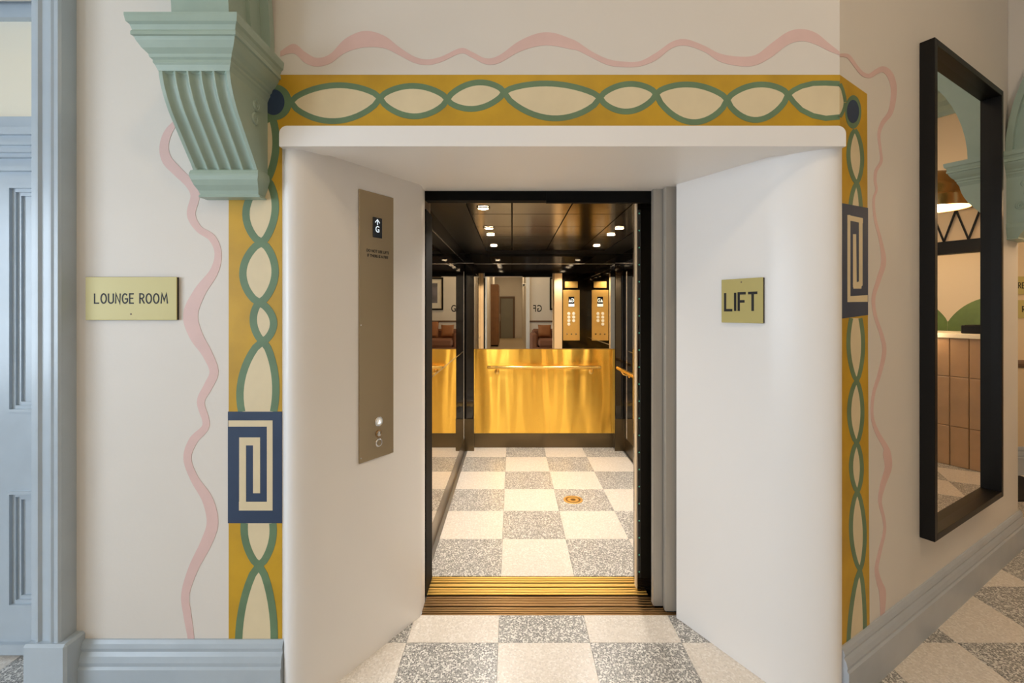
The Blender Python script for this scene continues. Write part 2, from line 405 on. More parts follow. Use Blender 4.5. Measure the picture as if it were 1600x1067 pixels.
# ---- panelled door on the left
d1 = thing('door_1', 'pale blue panelled door at the left edge', 'door', (-2.2, 1.9, 0), kind='structure')
DY = 1.90
mb = MB(); mb.box(-2.67, -1.73, DY + .022, DY + .05, .012, 2.03)
xs = [(-2.67, -2.56), (-2.24, -2.12), (-1.80, -1.73)]
for a, b in xs: mb.box(a, b, DY, DY + .022, .012, 2.03)
for a, b in ((-2.56, -2.24), (-2.12, -1.80)):
    for z0, z1 in ((.012, .20), (.69, 1.02), (1.975, 2.03)): mb.box(a, b, DY, DY + .022, z0, z1)
obj('door_leaf', mb, 'blue_paint', d1)
for a, b in ((-2.56, -2.24), (-2.12, -1.80)):
    for z0, z1 in ((.20, .69), (1.02, 1.975)):
        m_ = MB()
        for w_, dp in ((.014, -.008), (.028, .004), (.042, .013)):
            i0 = w_ - .014
            m_.box(a + i0, b - i0, DY + dp, DY + .024, z0 + i0, z0 + w_); m_.box(a + i0, b - i0, DY + dp, DY + .024, z1 - w_, z1 - i0)
            m_.box(a + i0, a + w_, DY + dp, DY + .024, z0 + w_, z1 - w_); m_.box(b - w_, b - i0, DY + dp, DY + .024, z0 + w_, z1 - w_)
        obj('panel_moulding', m_, 'blue_paint', d1)
mb = MB(); mb.box(-2.66, -1.735, DY - .018, DY, .012, .055); obj('weather_bar', mb, 'blue_paint', d1)
tr = thing('window_1', 'cream fanlight above the pale blue panelled door', 'window', (-2.2, 1.9, 2.03), kind='structure')
mb = MB()
for z0, z1, pj in ((2.03, 2.05, .02), (2.05, 2.085, .0), (2.085, 2.10, .025), (2.10, 2.125, .04), (2.125, 2.14, .055), (2.14, 2.17, .035), (2.17, 2.20, .05), (2.20, 2.255, .02)):
    mb.box(-2.70, -1.73, DY - pj, DY + .06, z0, z1)
mb.box(-2.70, -1.73, DY - .01, DY + .06, 2.675, 2.82)
obj('transom_bar', mb, 'blue_paint', tr)
mb = MB(); mb.box(-2.70, -1.73, DY + .02, DY + .03, 2.25, 2.68); obj('pane', mb, 'glass_milk', tr)
ar = thing('trim_2', 'pale blue moulded door casing on a plinth block beside the LOUNGE ROOM sign', 'door casing', (-1.68, 1.65, 0), kind='structure')
AP = [(-1.623, 1.68), (-1.623, 1.625), (-1.628, 1.617), (-1.640, 1.617), (-1.645, 1.624), (-1.652, 1.619), (-1.658, 1.619), (-1.663, 1.626), (-1.690, 1.629), (-1.696, 1.621), (-1.703, 1.621), (-1.708, 1.630), (-1.727, 1.632), (-1.733, 1.638), (-1.742, 1.66), (-1.742, DW + .2), (-1.70, DW + .2), (-1.70, 1.68)]
AP = [(-1.600 + (a + 1.623) * 1.10, b + (DW - 1.68) if b < DW + .1 else b) for a, b in AP]
mb = MB(); mb.prism(AP, .265, 2.84, lambda a, b, z: Vector((a, b, z))); obj('casing', mb, 'blue_paint', ar)
mb = MB(); mb.bbox(-1.722, -1.568, 1.585, DW + .18, 0, .272, .008); obj('plinth_block', mb, 'blue_paint', ar)
mb = MB(); mb.box(-2.81, -2.70, 1.63, DW + .2, 0, 2.73); mb.box(-2.81, -1.62, 1.625, DW + .1, 2.73, 2.84); obj('casing', mb, 'blue_paint', ar)

# ---- corbels and arches
def corbel_arch(tagname, L, sc_=1.0, zoff=0.0, label='', alabel='', arch_far=2.37, zs=None, orn=(1,)):
    # L(x, p, z): x across, p out from the wall, z up (metres)
    hw, pf = .1145 * sc_, .228 * sc_
    zz = lambda z: H + zoff + z * sc_
    co = thing('corbel', label, 'corbel', L(0, 0, zz(.41)))
    mb = MB()                                                    # moulded cap
    prof = [(0, .770), (.006, .786), (.010, .792), (.010, .800), (.016, .806), (.018, .815), (.030, .828), (.040, .846), (.043, .856), (.049, .858), (.049, .868), (.046, .874), (.050, .888), (.057, .894), (.060, .912), (.060, .920)]
    rings = []
    for e, z in prof:
        e *= sc_
        rings.append([L(-hw - e, 0, zz(z)), L(hw + e, 0, zz(z)), L(hw + e, pf + e, zz(z)), L(-hw - e, pf + e, zz(z))])
    mb.loft(rings); obj('cap', mb, 'sage_paint', co)
    # fluted bracket
    prof = [(.228, .786), (.226, .76), (.219, .73), (.205, .695), (.186, .66), (.160, .624), (.135, .59), (.105, .55), (.082, .52), (.066, .495)]
    def pr(t):
        x = t * (len(prof) - 1); i = min(int(x), len(prof) - 2); f = x - i
        return (prof[i][0] * (1-f) + prof[i+1][0] * f) * sc_, prof[i][1] * (1-f) + prof[i+1][1] * f
    NX, NZ = 60, 36
    mb = MB(); vs = []; fs = []
    for r in range(NZ + 1):
        t = r / NZ; p, z = pr(t)
        for c in range(NX + 1):
            x = -hw + 2 * hw * c / NX
            u = (c / NX - .045) / .91
            g = 0; rd = 0
            if 0 <= u <= 1:
                k = (u * 5) % 1; k = min(1, max(0, (k - .10) / .80)); rd = .022 * (1 - math.sqrt(max(0, 1 - (2 * k - 1) ** 2)))
                g = math.sqrt(max(0, 1 - (2 * k - 1) ** 2)) * .016 * sc_
            g *= min(1, max(0, (t - .045 - rd) / .02)) * min(1, max(0, (.975 - rd - t) / .02))
            vs.append(L(x, p - g, zz(z)))
    for r in range(NZ):
        for c in range(NX): a = r * (NX + 1) + c; fs.append((a, a + 1, a + NX + 2, a + NX + 1))
    o0 = len(vs)
    for sx in (-1, 1):
        ids = []
        for r in range(NZ + 1):
            ids.append(r * (NX + 1) + (0 if sx < 0 else NX)); vs.append(L(sx * hw, 0, zz(pr(r / NZ)[1])))
        for r in range(NZ):
            b0 = len(vs) - (NZ + 1) + r; fs.append((ids[r], ids[r + 1], b0 + 1, b0))
    mb.add(vs, fs); obj('fluted_bracket', mb, 'sage_paint', co, smooth=True)
    mb = MB(); rings = []                                        # foot
    for e, p, z in ((0, .062, .505), (.006, .075, .498), (.008, .080, .485), (.008, .080, .478), (.004, .076, .465), (.0, .066, .448), (-.006, .052, .432), (-.010, .046, .420), (-.004, .048, .414), (-.004, .046, .410)):
        e *= sc_; p *= sc_
        rings.append([L(-hw - e, 0, zz(z)), L(hw + e, 0, zz(z)), L(hw + e, p, zz(z)), L(-hw - e, p, zz(z))])
    mb.loft(rings); obj('foot', mb, 'sage_paint', co)
    for sx in (-1, 1):                                           # scrolled ornaments on the cheeks
        for (cp, cz, rad, dirn) in ((.080, .725, .020, 1), (.085, .675, .018, -1)) + (((.060, .60, .022, 1),) if len(orn) > 1 else ()):
            pts = []; rs = []
            for i in range(26):
                a = dirn * i * .55 + PI / 2; r_ = rad * (1 - i / 30)
                pts.append(L(sx * (hw + .001), (cp + r_ * math.cos(a)) * sc_, zz(cz + r_ * math.sin(a)))); rs.append(.006 * (1 - i / 60))
            m_ = MB(); m_.tube(pts, rs, 6); obj('scroll', m_, 'sage_paint', co, smooth=True)
    # arch ring
    zs = zz(.920)
    a = thing('arch', alabel, 'arch', L(0, .2, zs), kind='structure')
    q0, R = .195, 1.0
    cq = q0 + R
    N = 40
    for (r0, r1, hwid) in ((1.0, 1.10, .094), (1.10, 1.165, .108), (1.165, 1.195, .140)):
        m_ = MB(); rings = []
        for i in range(N + 1):
            th = PI - PI * i / N; c_, s_ = math.cos(th), math.sin(th)
            pt = lambda r, x: L(x * sc_, cq + r * c_, zs + r * s_)
            rings.append([pt(r0, -hwid), pt(r0, hwid), pt(r1, hwid), pt(r1, -hwid)])
        m_.loft(rings); obj('arch_moulding', m_, 'sage_paint', a, smooth=True)
    m_ = MB(); h2 = .09 * sc_                                    # spandrel above
    pts = [(0.0, zs)] + [(cq + 1.194 * math.cos(PI - PI * i / N), zs + 1.194 * math.sin(PI - PI * i / N)) for i in range(N + 1)] + [(arch_far, zs), (arch_far, ZC), (0, ZC)]
    n = len(pts)
    m2 = MB(); fA = []
    top = [(p_[0], ZC) for p_ in pts]
    seq = pts[1:N + 2]
    vs = []
    for x in (-h2, h2):
        for (q, z) in seq: vs.append(L(x, q, z))
        for (q, z) in seq: vs.append(L(x, q, ZC))
    K = N + 1; fs = []
    for i in range(K - 1):
        fs += [(i, i + 1, K + i + 1, K + i), (2*K + i, 3*K + i, 3*K + i + 1, 2*K + i + 1), (i, 2*K + i, 2*K + i + 1, i + 1)]
    fs += [(0, K, 3*K, 2*K), (K - 1, 3*K - 1, 4*K - 1, 2*K - 1)]
    m2.loft([[L(x, q, z) for x, q in ((-h2, -.004), (h2, -.004), (h2, .003), (-h2, .003))] for z in (zs, ZC)])
    m2.add(vs, fs); obj('spandrel', m2, 'cream_wall', a)
    m_ = MB(); f0 = cq + R - .03
    rings = []
    for z in (0, zs): rings.append([L(-hw, f0, z), L(hw, f0, z), L(hw, f0 + .5, z), L(-hw, f0 + .5, z)])
    m_.loft(rings); m_.loft([[L(-h2, f0 + .2, z), L(h2, f0 + .2, z), L(h2, f0 + .5, z), L(-h2, f0 + .5, z)] for z in (zs, ZC)])
    obj('pier', m_, 'cream_wall', a)
LX = -1.010
corbel_arch('l', lambda x, p, z: Vector((LX + x, DW - p, z)), .988, 0.0, 'sage green fluted corbel above the LOUNGE ROOM sign', 'sage green arch springing from the fluted corbel at upper left')
corbel_arch('r', lambda x, p, z: RW((E1 + E2) / 2 + x, p, z), 1.0, .008, 'sage green corbel with scrolls beyond the black mirror', 'sage green arch beyond the black mirror, also reflected in it', orn=(1, 2))

# ================================================================== MURAL (flat paint on the two walls)
def loop_arcs(a, b, lo, hi, vert, n=16, cut=None, pw=.66):
    # a,b: nodes (px,py). vert: loop runs down; lo/hi = extreme left/right x (vert) or top/bottom y
    A = []; B = []
    for i in range(n + 1):
        t = i / n; x = a[0] + (b[0] - a[0]) * t; y = a[1] + (b[1] - a[1]) * t; s_ = math.sin(PI * t) ** pw
        mid = ((a[0] + b[0]) / 2) if vert else ((a[1] + b[1]) / 2)
        if vert: A.append((x + (lo - mid) * s_, y)); B.append((x + (hi - mid) * s_, y))
        else: A.append((x, y + (lo - mid) * s_)); B.append((x, y + (hi - mid) * s_))
    if cut:
        k = [i for i in range(n + 1) if cut[0] <= A[i][1] <= cut[1]]
        def clip(Q):
            out = []
            for i in range(n):
                (x0, y0), (x1, y1) = Q[i], Q[i + 1]
                for yc in cut:
                    if (y0 - yc) * (y1 - yc) < 0: out.append((i + .5, (x0 + (x1 - x0) * (yc - y0) / (y1 - y0), yc)))
            out += [(i, Q[i]) for i in k]
            return [p for _, p in sorted(out, key=lambda q: q[0])]
        A, B = clip(A), clip(B)
    return A, B
def stroke(pts, wd):
    A, B = [], []
    for i, p in enumerate(pts):
        q0, q1 = pts[max(i-1, 0)], pts[min(i+1, len(pts)-1)]
        dx, dy = q1[0]-q0[0], q1[1]-q0[1]; l = math.hypot(dx, dy) or 1
        w_ = (wd[i] if isinstance(wd, (list, tuple)) else wd) / 2
        A.append((p[0] - dy / l * w_, p[1] + dx / l * w_)); B.append((p[0] + dy / l * w_, p[1] - dx / l * w_))
    return A, B
LIFTN = [0]
def paint(name, A, B, m, parent, fn, n, lift):
    LIFTN[0] = (LIFTN[0] + 1) % 12; lift += LIFTN[0] * .00002
    mb = MB(); mb.strip([fn(*p) + n * .0002 for p in A], [fn(*p) + n * .0002 for p in B], n, lift)
    return obj(name, mb, m, parent)
def rect(name, x0, x1, y0, y1, m, parent, fn, n, lift):
    return paint(name, [(x0, y0), (x1, y0)], [(x0, y1), (x1, y1)], m, parent, fn, n, lift)
def do_loop(a, b, lo, hi, vert, w_, parent, fn, n, cut=None):
    # centre lines of the two strands lie inside the outer extremes
    A, B = loop_arcs(a, b, lo + w_ / 2, hi - w_ / 2, vert, cut=cut)
    m_ = paint('cream_oval', A, B, 'mural_cream', parent, fn, n, .0010)
    for Q in (A, B):
        S = stroke(Q, w_); paint('green_strand', S[0], S[1], 'mural_green', parent, fn, n, .0014)
mu = thing('mural_border', 'mustard painted border with green looping strands around the lift portal', 'mural', (0, DW, 0))
rect('mustard_band', 357.5, 441, 117, 1004, 'mustard_paint', mu, onF, FN, .0006)
rect('mustard_band', 441, 1312, 117, 210, 'mustard_paint', mu, onF, FN, .0006)
paint('mustard_band', [(1312, 117), (1354.5, 147), (1356, 560), (1358.5, 993)], [(1312, 1030), (1314, 1030), (1316, 1030), (1318, 1026)], 'mustard_paint', mu, onR, RN, .0006)
nodes = [(454.5, 159.5), (594, 153.5), (699, 155.6), (787.5, 144.5), (937.5, 152.8), (1025, 147), (1136, 156), (1231, 148)]
ext = [(129, 194), (130, 186.5), (125, 174.5), (126.5, 189.5), (127, 179), (128, 195.5), (128, 192)]
for i in range(7): do_loop(nodes[i], nodes[i + 1], ext[i][0], ext[i][1], False, 9, mu, onF, FN)
A = [(1231, 148), (1240, 141), (1252, 135), (1270, 130.5), (1290, 130), (1311.5, 131)]; B = [(1231, 148), (1240, 160), (1252, 172), (1270, 181), (1290, 185), (1311.5, 183)]
paint('cream_oval', A, B, 'mural_cream', mu, onF, FN, .0010)
for Q in (A, B): S = stroke(Q, 8); paint('green_strand', S[0], S[1], 'mural_green', mu, onF, FN, .0014)
A = [(1312, 131), (1316, 140), (1319, 152), (1320, 160)]; B = [(1312, 183), (1316, 176), (1319, 168), (1320, 161)]
paint('cream_oval', A, B, 'mural_cream', mu, onR, RN, .0010)
for Q in (A, B): S = stroke(Q, 5); paint('green_strand', S[0], S[1], 'mural_green', mu, onR, RN, .0014)
def disc(cx, cy, rx, ry, m, name, fn, n, lift):
    A = [(cx - rx * math.cos(PI * i / 20), cy - ry * math.sin(PI * i / 20)) for i in range(21)]
    B = [(cx - rx * math.cos(PI * i / 20), cy + ry * math.sin(PI * i / 20)) for i in range(21)]
    paint(name, A, B, m, mu, fn, n, lift)
disc(1332.5, 175, 12.5, 26, 'mural_green', 'green_ring', onR, RN, .0016); disc(1331.8, 174.5, 9.5, 18, 'mural_navy', 'navy_dot', onR, RN, .0020)
disc(429, 160, 27, 28, 'mural_green', 'green_ring', onF, FN, .0016); disc(428, 160, 17, 20, 'mural_navy', 'navy_dot', onF, FN, .0020)
for a, b, lo, hi, cut in (((424, 183), (417, 281), 384, 437, None), ((417, 281), (409, 379), 379, 436, None), ((409, 379), (406, 473), 374, 436, None), ((406, 473), (411, 533), 390.5, 433.5, None), ((411, 533), (406, 694), 369.5, 437, (530, 643)),
                          ((403, 770), (405, 883), 376, 433, (817, 885)), ((405, 883), (401, 1118), 367.5, 434.5, (880, 1003))):
    do_loop(a, b, lo, hi, True, 11.5, mu, onF, FN, cut)
for a, b, lo, hi, cut in (((1335, 203), (1338, 286), 1322, 1349.5, None), ((1338, 286), (1338, 370), 1325, 1347.5, (284, 324)), ((1337, 478), (1338, 595), 1322, 1351, (497, 597)), ((1338, 595), (1338, 692), 1323, 1350, None),
                          ((1338, 692), (1339, 768), 1326, 1349, None), ((1339, 768), (1343, 890), 1326, 1353.5, None), ((1343, 890), (1336, 1120), 1322, 1353.5, (888, 1030))):
    do_loop(a, b, lo, hi, True, 6.2, mu, onR, RN, cut)
rect('navy_panel', 356.5, 441, 643, 817, 'mural_navy', mu, onF, FN, .0018)
for r_ in ((357.5, 426.5, 656.5, 666.3), (417.6, 426.5, 656.5, 797), (374, 426.5, 783.5, 797), (374.4, 385, 683, 797), (374.4, 407, 683, 695.5), (396, 407, 683, 770)):
    rect('cream_key', *r_, 'mural_cream', mu, onF, FN, .0024)
paint('navy_panel', [(1312, 317), (1355.5, 325)], [(1312, 498), (1355.5, 492)], 'mural_navy', mu, onR, RN, .0018)
for q in (((1323, 336), (1327.5, 336), (1323, 472), (1327.5, 472)), ((1323, 336), (1347, 341), (1323, 344), (1347, 349)), ((1341, 343), (1346.5, 343), (1341, 450), (1346.5, 446)), ((1331.5, 443), (1346.5, 438), (1332.5, 451), (1344.5, 451)), ((1331.8, 366), (1336.5, 366), (1331.8, 449), (1337.5, 449)), ((1323, 463), (1354.5, 461), (1323, 472), (1354.5, 471.5))):
    paint('cream_key', [q[0], q[1]], [q[2], q[3]], 'mural_cream', mu, onR, RN, .0024)
mr = thing('mural_ribbon', 'thin wavy pink painted ribbon outside the mustard border', 'mural', (0, DW, 0))
def smooth_pts(P_, k=6):                                        # Catmull-Rom through (x,y,w)
    out = []
    for i in range(len(P_) - 1):
        p0, p1, p2, p3 = P_[max(i-1, 0)], P_[i], P_[i+1], P_[min(i+2, len(P_)-1)]
        for j in range(k):
            t = j / k
            out.append(tuple(.5 * (2*p1[c] + (p2[c]-p0[c])*t + (2*p0[c]-5*p1[c]+4*p2[c]-p3[c])*t*t + (3*p1[c]-p0[c]-3*p2[c]+p3[c])*t**3) for c in range(len(p1))))
    out.append(P_[-1]); return out
top = [(60,202,228),(130,162,212),(190,205,262),(250,235,280),(320,215,264),(400,135,208),(500,95,180),(600,120,185),(680,180,222),(760,230,262),(830,243,272),(900,228,256),(1000,184,212),(1060,205,235),(1130,238,268),(1200,222,262),(1300,150,206),(1400,108,174),(1480,105,172),(1570,135,190)]
top = [(420 + a / 3.333, 20 + b / 3.333, 20 + c / 3.333) for a, b, c in top]
t2 = [(10,148,190),(80,195,225),(160,232,262),(240,245,272),(320,242,268),(400,200,237),(480,145,177),(550,133,165),(640,165,195),(720,205,245),(820,220,267),(900,210,262),(980,150,220),(1060,95,160),(1130,82,142),(1200,102,160),(1260,150,190),(1317,195,212)]
top += [(900 + a / 3.2, 20 + b / 3.2, 20 + c / 3.2) for a, b, c in t2]
S = smooth_pts(top); paint('ribbon_length', [(a, b) for a, b, c in S], [(a, c) for a, b, c in S], 'mural_pink', mr, onF, FN, .0008)
lp = [(870/3.138, 590/3.138, 6)] + [(a/3.138, b/3.138, c/3.138) for a, b, c in [(825,650,38),(805,720,44),(820,785,50),(870,840,48),(930,900,45),(957,960,44)]]
lp += [(a/3.138, 300 + b/3.138, c/3.138) for a, b, c in [(938,110,42),(975,180,34),(1040,225,36),(1070,300,34),(1050,390,42),(980,490,58),(935,600,72),(960,700,66),(1015,790,50),(1050,880,44),(1020,955,44),(985,1030,38)]]
lp += [(a/2.498, 640 + b/2.498, c/2.498) for a, b, c in [(805,60,28),(755,120,34),(732,190,31),(760,270,32),(810,350,42),(830,440,45),(805,520,44),(755,620,38),(724,720,32),(732,800,31),(743,870,27),(747,905,24)]]
S = smooth_pts(lp); T_ = stroke([(a, b) for a, b, c in S], [c for a, b, c in S]); paint('ribbon_length', T_[0], T_[1], 'mural_pink', mr, onF, FN, .0008)
rp = [(1280 + a/3.334, 60 + b/3.334, c/3.334) for a, b, c in [(105,88,16),(150,94,20),(190,145,18),(225,185,20),(262,195,24),(300,172,26),(335,162,32),(370,195,34),(388,270,30),(372,380,26),(330,440,22),(310,500,16),(318,580,12),(322,640,15),(295,690,16),(290,740,14),(297,790,12),(283,840,12),(290,940,14),(318,1050,16)]]
rp += [(1280 + a/3.138, 380 + b/3.138, c/3.138) for a, b, c in [(315,90,24),(290,180,22),(265,270,18),(275,360,16),(305,450,18),(318,530,20),(295,640,18),(265,740,15),(258,840,14),(280,920,20),(325,1000,26)]]
rp += [(1200 + a/2.907, 700 + b/2.907, c/2.907) for a, b, c in [(540,30,36),(545,90,32),(520,170,24),(508,240,16),(525,320,13),(528,380,13),(505,480,15),(492,550,17),(505,610,25),(520,660,30),(518,790,14)]]
S = smooth_pts(rp); T_ = stroke([(a, b) for a, b, c in S], [c for a, b, c in S]); paint('ribbon_length', T_[0], T_[1], 'mural_pink', mr, onR, RN, .0008)

# ================================================================== SIGNS
def sign(px0, px1, py0, py1, fn, n, u, label, th=.012):
    a, b, c = fn(px0, py1), fn(px1, py1), fn(px0, py0)
    wd, ht = (b - a).length, (c - a).length
    ctr = (fn(px0, py0) + fn(px1, py1)) / 2
    s_ = thing('wall_sign', label, 'sign', ctr - UP * ht / 2)
    M = frame(ctr, u, UP, n)
    m_ = MB(); m_.bbox(-wd/2, wd/2, -ht/2, ht/2, th * .72, th, .0012, M); obj('plate', m_, 'sign_brass', s_)
    m_ = MB(); m_.box(-wd/2 + .001, wd/2 - .001, -ht/2 + .001, ht/2 - .001, 0, th * .74, M); obj('backing', m_, 'ink', s_)
    return s_, M, wd, ht
def arc(cx, cy, rx, ry, a0, a1, n=14): return [(cx + rx * math.cos(math.radians(a0 + (a1 - a0) * i / n)), cy + ry * math.sin(math.radians(a0 + (a1 - a0) * i / n))) for i in range(n + 1)]
GLYPH = {                                                       # letters drawn as pen strokes in a box of height 1
    'L': (.46, [[(0, 1), (0, 0), (.46, 0)]]), 'I': (0, [[(0, 0), (0, 1)]]), 'F': (.42, [[(0, 0), (0, 1), (.42, 1)], [(0, .52), (.34, .52)]]),
    'T': (.5, [[(0, 1), (.5, 1)], [(.25, 1), (.25, 0)]]), 'O': (.56, [arc(.28, .5, .28, .5, 90, 450, 24)]), 'U': (.52, [[(0, 1), (0, .3)] + arc(.26, .28, .26, .28, 180, 360) + [(.52, 1)]]),
    'N': (.5, [[(0, 0), (.04, 1), (.46, 0), (.5, 1)]]), 'G': (.54, [arc(.28, .5, .28, .5, 50, 300, 18) + [(.54, .2), (.54, .46), (.3, .46)]]), 'E': (.4, [[(.4, 1), (0, 1), (0, 0), (.4, 0)], [(0, .52), (.34, .52)]]),
    'R': (.44, [[(0, 0), (0, 1), (.2, 1)] + arc(.2, .76, .22, .24, 90, -90, 10) + [(0, .52)], [(.18, .52), (.46, 0)]]), 'M': (.68, [[(0, 0), (.1, 1), (.34, .3), (.58, 1), (.68, 0)]]),
    'C': (.5, [arc(.28, .5, .28, .5, 50, 310, 18)]), 'P': (.44, [[(0, 0), (0, 1), (.2, 1)] + arc(.2, .74, .23, .26, 90, -90, 10) + [(0, .48)]]), 'S': (.44, [arc(.22, .74, .22, .26, 40, 250, 12) + arc(.22, .25, .22, .25, 80, -140, 12)]), ' ': (.22, [])}
def lettering(word, h_, M, wt, parent, sx=1.0, gap=.20, left=None, lift=.0122):
    tot = sum(GLYPH[c][0] for c in word) + gap * (len(word) - 1)
    x = -tot * h_ * sx / 2 if left is None else left
    mb = MB(); o_ = M @ Vector((0, 0, 0)); nz = (M @ Vector((0, 0, 1)) - o_); q = 0
    for c in word:
        for st in GLYPH[c][1]:
            A, B = [], []
            p_ = [(x + a * h_ * sx, (b - .5) * h_) for a, b in st]
            for k in range(len(p_)):                               # mitred stroke
                d0 = Vector((p_[k][0] - p_[max(k-1, 0)][0], p_[k][1] - p_[max(k-1, 0)][1])); d1 = Vector((p_[min(k+1, len(p_)-1)][0] - p_[k][0], p_[min(k+1, len(p_)-1)][1] - p_[k][1]))
                if d0.length < 1e-9: d0 = d1
                if d1.length < 1e-9: d1 = d0
                d0.normalize(); d1.normalize(); n0 = Vector((-d0.y, d0.x)); n1 = Vector((-d1.y, d1.x)); m_ = n0 + n1
                m_ = m_.normalized() if m_.length > 1e-6 else n0
                m_ = m_ * (wt / 2 / max(.35, m_.dot(n0)))
                if k == 0: m0 = -d1 * wt * .3
                elif k == len(p_) - 1: m0 = d0 * wt * .3
                else: m0 = Vector((0, 0))
                A.append((p_[k][0] + m_.x + m0.x, p_[k][1] + m_.y + m0.y)); B.append((p_[k][0] - m_.x + m0.x, p_[k][1] - m_.y + m0.y))
            q += 1; l_ = lift + (q % 4) * .00004
            mb.strip([M @ Vector((a, b, lift - .0004)) for a, b in A], [M @ Vector((a, b, lift - .0004)) for a, b in B], nz, l_ - lift + .0006)
        x += (GLYPH[c][0] + gap) * h_ * sx
    return obj('lettering', mb, 'ink', parent)
s_, M, wd, ht = sign(138, 280, 433, 500, onF, FN, Vector((1, 0, 0)), 'brass sign reading LOUNGE ROOM on the cream wall')
lettering('LOUNGE ROOM', ht * .215, M, .0050, s_, sx=1.0, gap=.24)
mb = MB(); mb.lathe([(.003, 0), (.003, .001)], M @ Matrix.Translation((0, -ht * .36, .012)), 10); obj('screw', mb, 'rail_dark', s_)
JRn = Vector((-1, -RS, 0)).normalized(); JRu = Vector((RS, -1, 0)).normalized()
onJR = lambda px, py: hit(px, py, (RJ[0], RJ[1], 0), JRn)
JLn = Vector((1, -LS, 0)).normalized(); JLu = Vector((LS, 1, 0)).normalized()
onJL = lambda px, py: hit(px, py, (LJ[0], LJ[1], 0), JLn)
def jsign(px0, px1, py0, py1): pass
a = onJR(1130, 471); b = onJR(1195, 469)
zt = (onJR(1130, 437.5).z + onJR(1195, 433).z) / 2; zb = (onJR(1130, 504).z + onJR(1195, 505).z) / 2
ctr = (a + b) / 2; ctr.z = (zt + zb) / 2; wd = Vector((b.x - a.x, b.y - a.y, 0)).length; ht = zt - zb
s_ = thing('wall_sign', 'square brass sign reading LIFT on the white portal', 'sign', ctr - UP * ht / 2)
M = frame(ctr, JRu, UP, JRn)
mb = MB(); mb.bbox(-wd/2, wd/2, -ht/2, ht/2, .009, .012, .001, M); obj('plate', mb, 'sign_brass', s_)
mb = MB(); mb.box(-wd/2 + .001, wd/2 - .001, -ht/2 + .001, ht/2 - .001, 0, .0092, M); obj('backing', mb, 'ink', s_)
lettering('LIFT', ht * .38, M @ Matrix.Translation((-.004, -.004, 0)), .0105, s_, sx=.76 * wd / (2.10 * ht * .38), gap=.24)
mb = MB(); mb.lathe([(.003, 0), (.003, .001)], M @ Matrix.Translation((0, ht * .42, .012)), 10); obj('screw', mb, 'rail_dark', s_)
for (y0, y1, word, lab) in ((432, 460, 'RECEPTION', 'upper small brass sign cut off by the mirror wall, reading RECEPTION'), (469, 497, 'ROOMS', 'lower small brass sign cut off by the mirror wall, reading ROOMS')):
    on4 = lambda px, py: P(px, py, 4.0)
    s_, M, wd, ht = sign(1584, 1646, y0, y1, on4, FN, Vector((1, 0, 0)), lab)
    lettering(word, ht * .30, M, .0075, s_, sx=1.0, gap=.26, left=-wd/2 + (.028 if word != 'ROOMS' else .062))

# ================================================================== LANDING PANEL on the left jamb
zt = (onJL(558, 295).z + onJL(612, 309).z) / 2; zb = (onJL(562, 723).z + onJL(615, 706.5).z) / 2
a = onJL(560, 485); b = onJL(613.5, 485); ctr = (a + b) / 2; wd = (b - a).length
lp_ = thing('call_panel', 'tall brushed metal lift call panel on the white portal', 'panel', Vector((ctr.x, ctr.y, zb)))
M = frame(Vector((ctr.x, ctr.y, 0)), JLu, UP, JLn)
mb = MB(); mb.bbox(-wd/2, wd/2, zb, zt, 0, .006, .001, M); obj('plate', mb, 'panel_metal', lp_)
def jl(px, py): q = onJL(px, py); return (q - Vector((ctr.x, ctr.y, 0))).dot(JLu), q.z
x0, z1 = jl(581, 339); x1, z0 = jl(595, 373)
mb = MB(); mb.bbox(x0, x1, z0, z1, .004, .009, .0008, M); scn = obj('display', mb, 'screen', lp_)
xm = (x0 + x1) / 2
text('digit', 'G', .038, M @ Matrix.Translation((xm - .002, jl(587, 359)[1], .0095)), 'screen_glow', scn, sx=.8, bold=.0)
zc_ = jl(587, 347)[1]
mb = MB(); mb.prism([(-.012, -.001), (0, .012), (.012, -.001), (.012, -.0055), (.0018, .0055), (.0018, -.014), (-.0018, -.014), (-.0018, .0055), (-.012, -.0055)], .0092, .0098, lambda u_, v_, t_: M @ Vector((xm - .002 + u_, zc_ + v_, t_)))
obj('arrow', mb, 'screen_glow', scn)
xx, z_ = jl(589, 393.5); text('notice', 'DO NOT USE LIFTS', .0165, M @ Matrix.Translation((xx, z_, .0063)), 'ink', lp_, sx=.85, bold=.0004, depth=.0003)
xx, z_ = jl(589, 401); text('notice', 'IF THERE IS A FIRE', .0165, M @ Matrix.Translation((xx, z_, .0063)), 'ink', lp_, sx=.85, bold=.0004, depth=.0003)
for k, (py, rad) in enumerate(((658, .021), (677, .016), (691, .018))):
    xx, z_ = jl(590, py)
    T_ = M @ Matrix.Translation((xx, z_, .005))
    mb = MB(); mb.lathe([(rad, 0), (rad, .004), (rad - .002, .006), (rad * .72, .006), (rad * .70, .003), (.0, .003)], T_, 24)
    bt = obj('button_ring', mb, 'steel' if k != 1 else 'bronze_sill', lp_, smooth=True)
    mb = MB(); mb.lathe([(rad * .66, .002), (rad * .66, .006), (rad * .5, .0075), (0, .0075)], T_, 20); obj('button_cap', mb, 'button_glow' if k == 0 else 'panel_metal' if k == 2 else 'steel', bt, smooth=True)
    if k == 0:
        mb = MB(); mb.prism([(-.007, -.008), (0, .009), (.007, -.008)], .0074, .0082, lambda u_, v_, t_: M @ Vector((xx + u_, z_ + v_, .005 + t_))); obj('button_arrow', mb, 'screen_glow', bt)
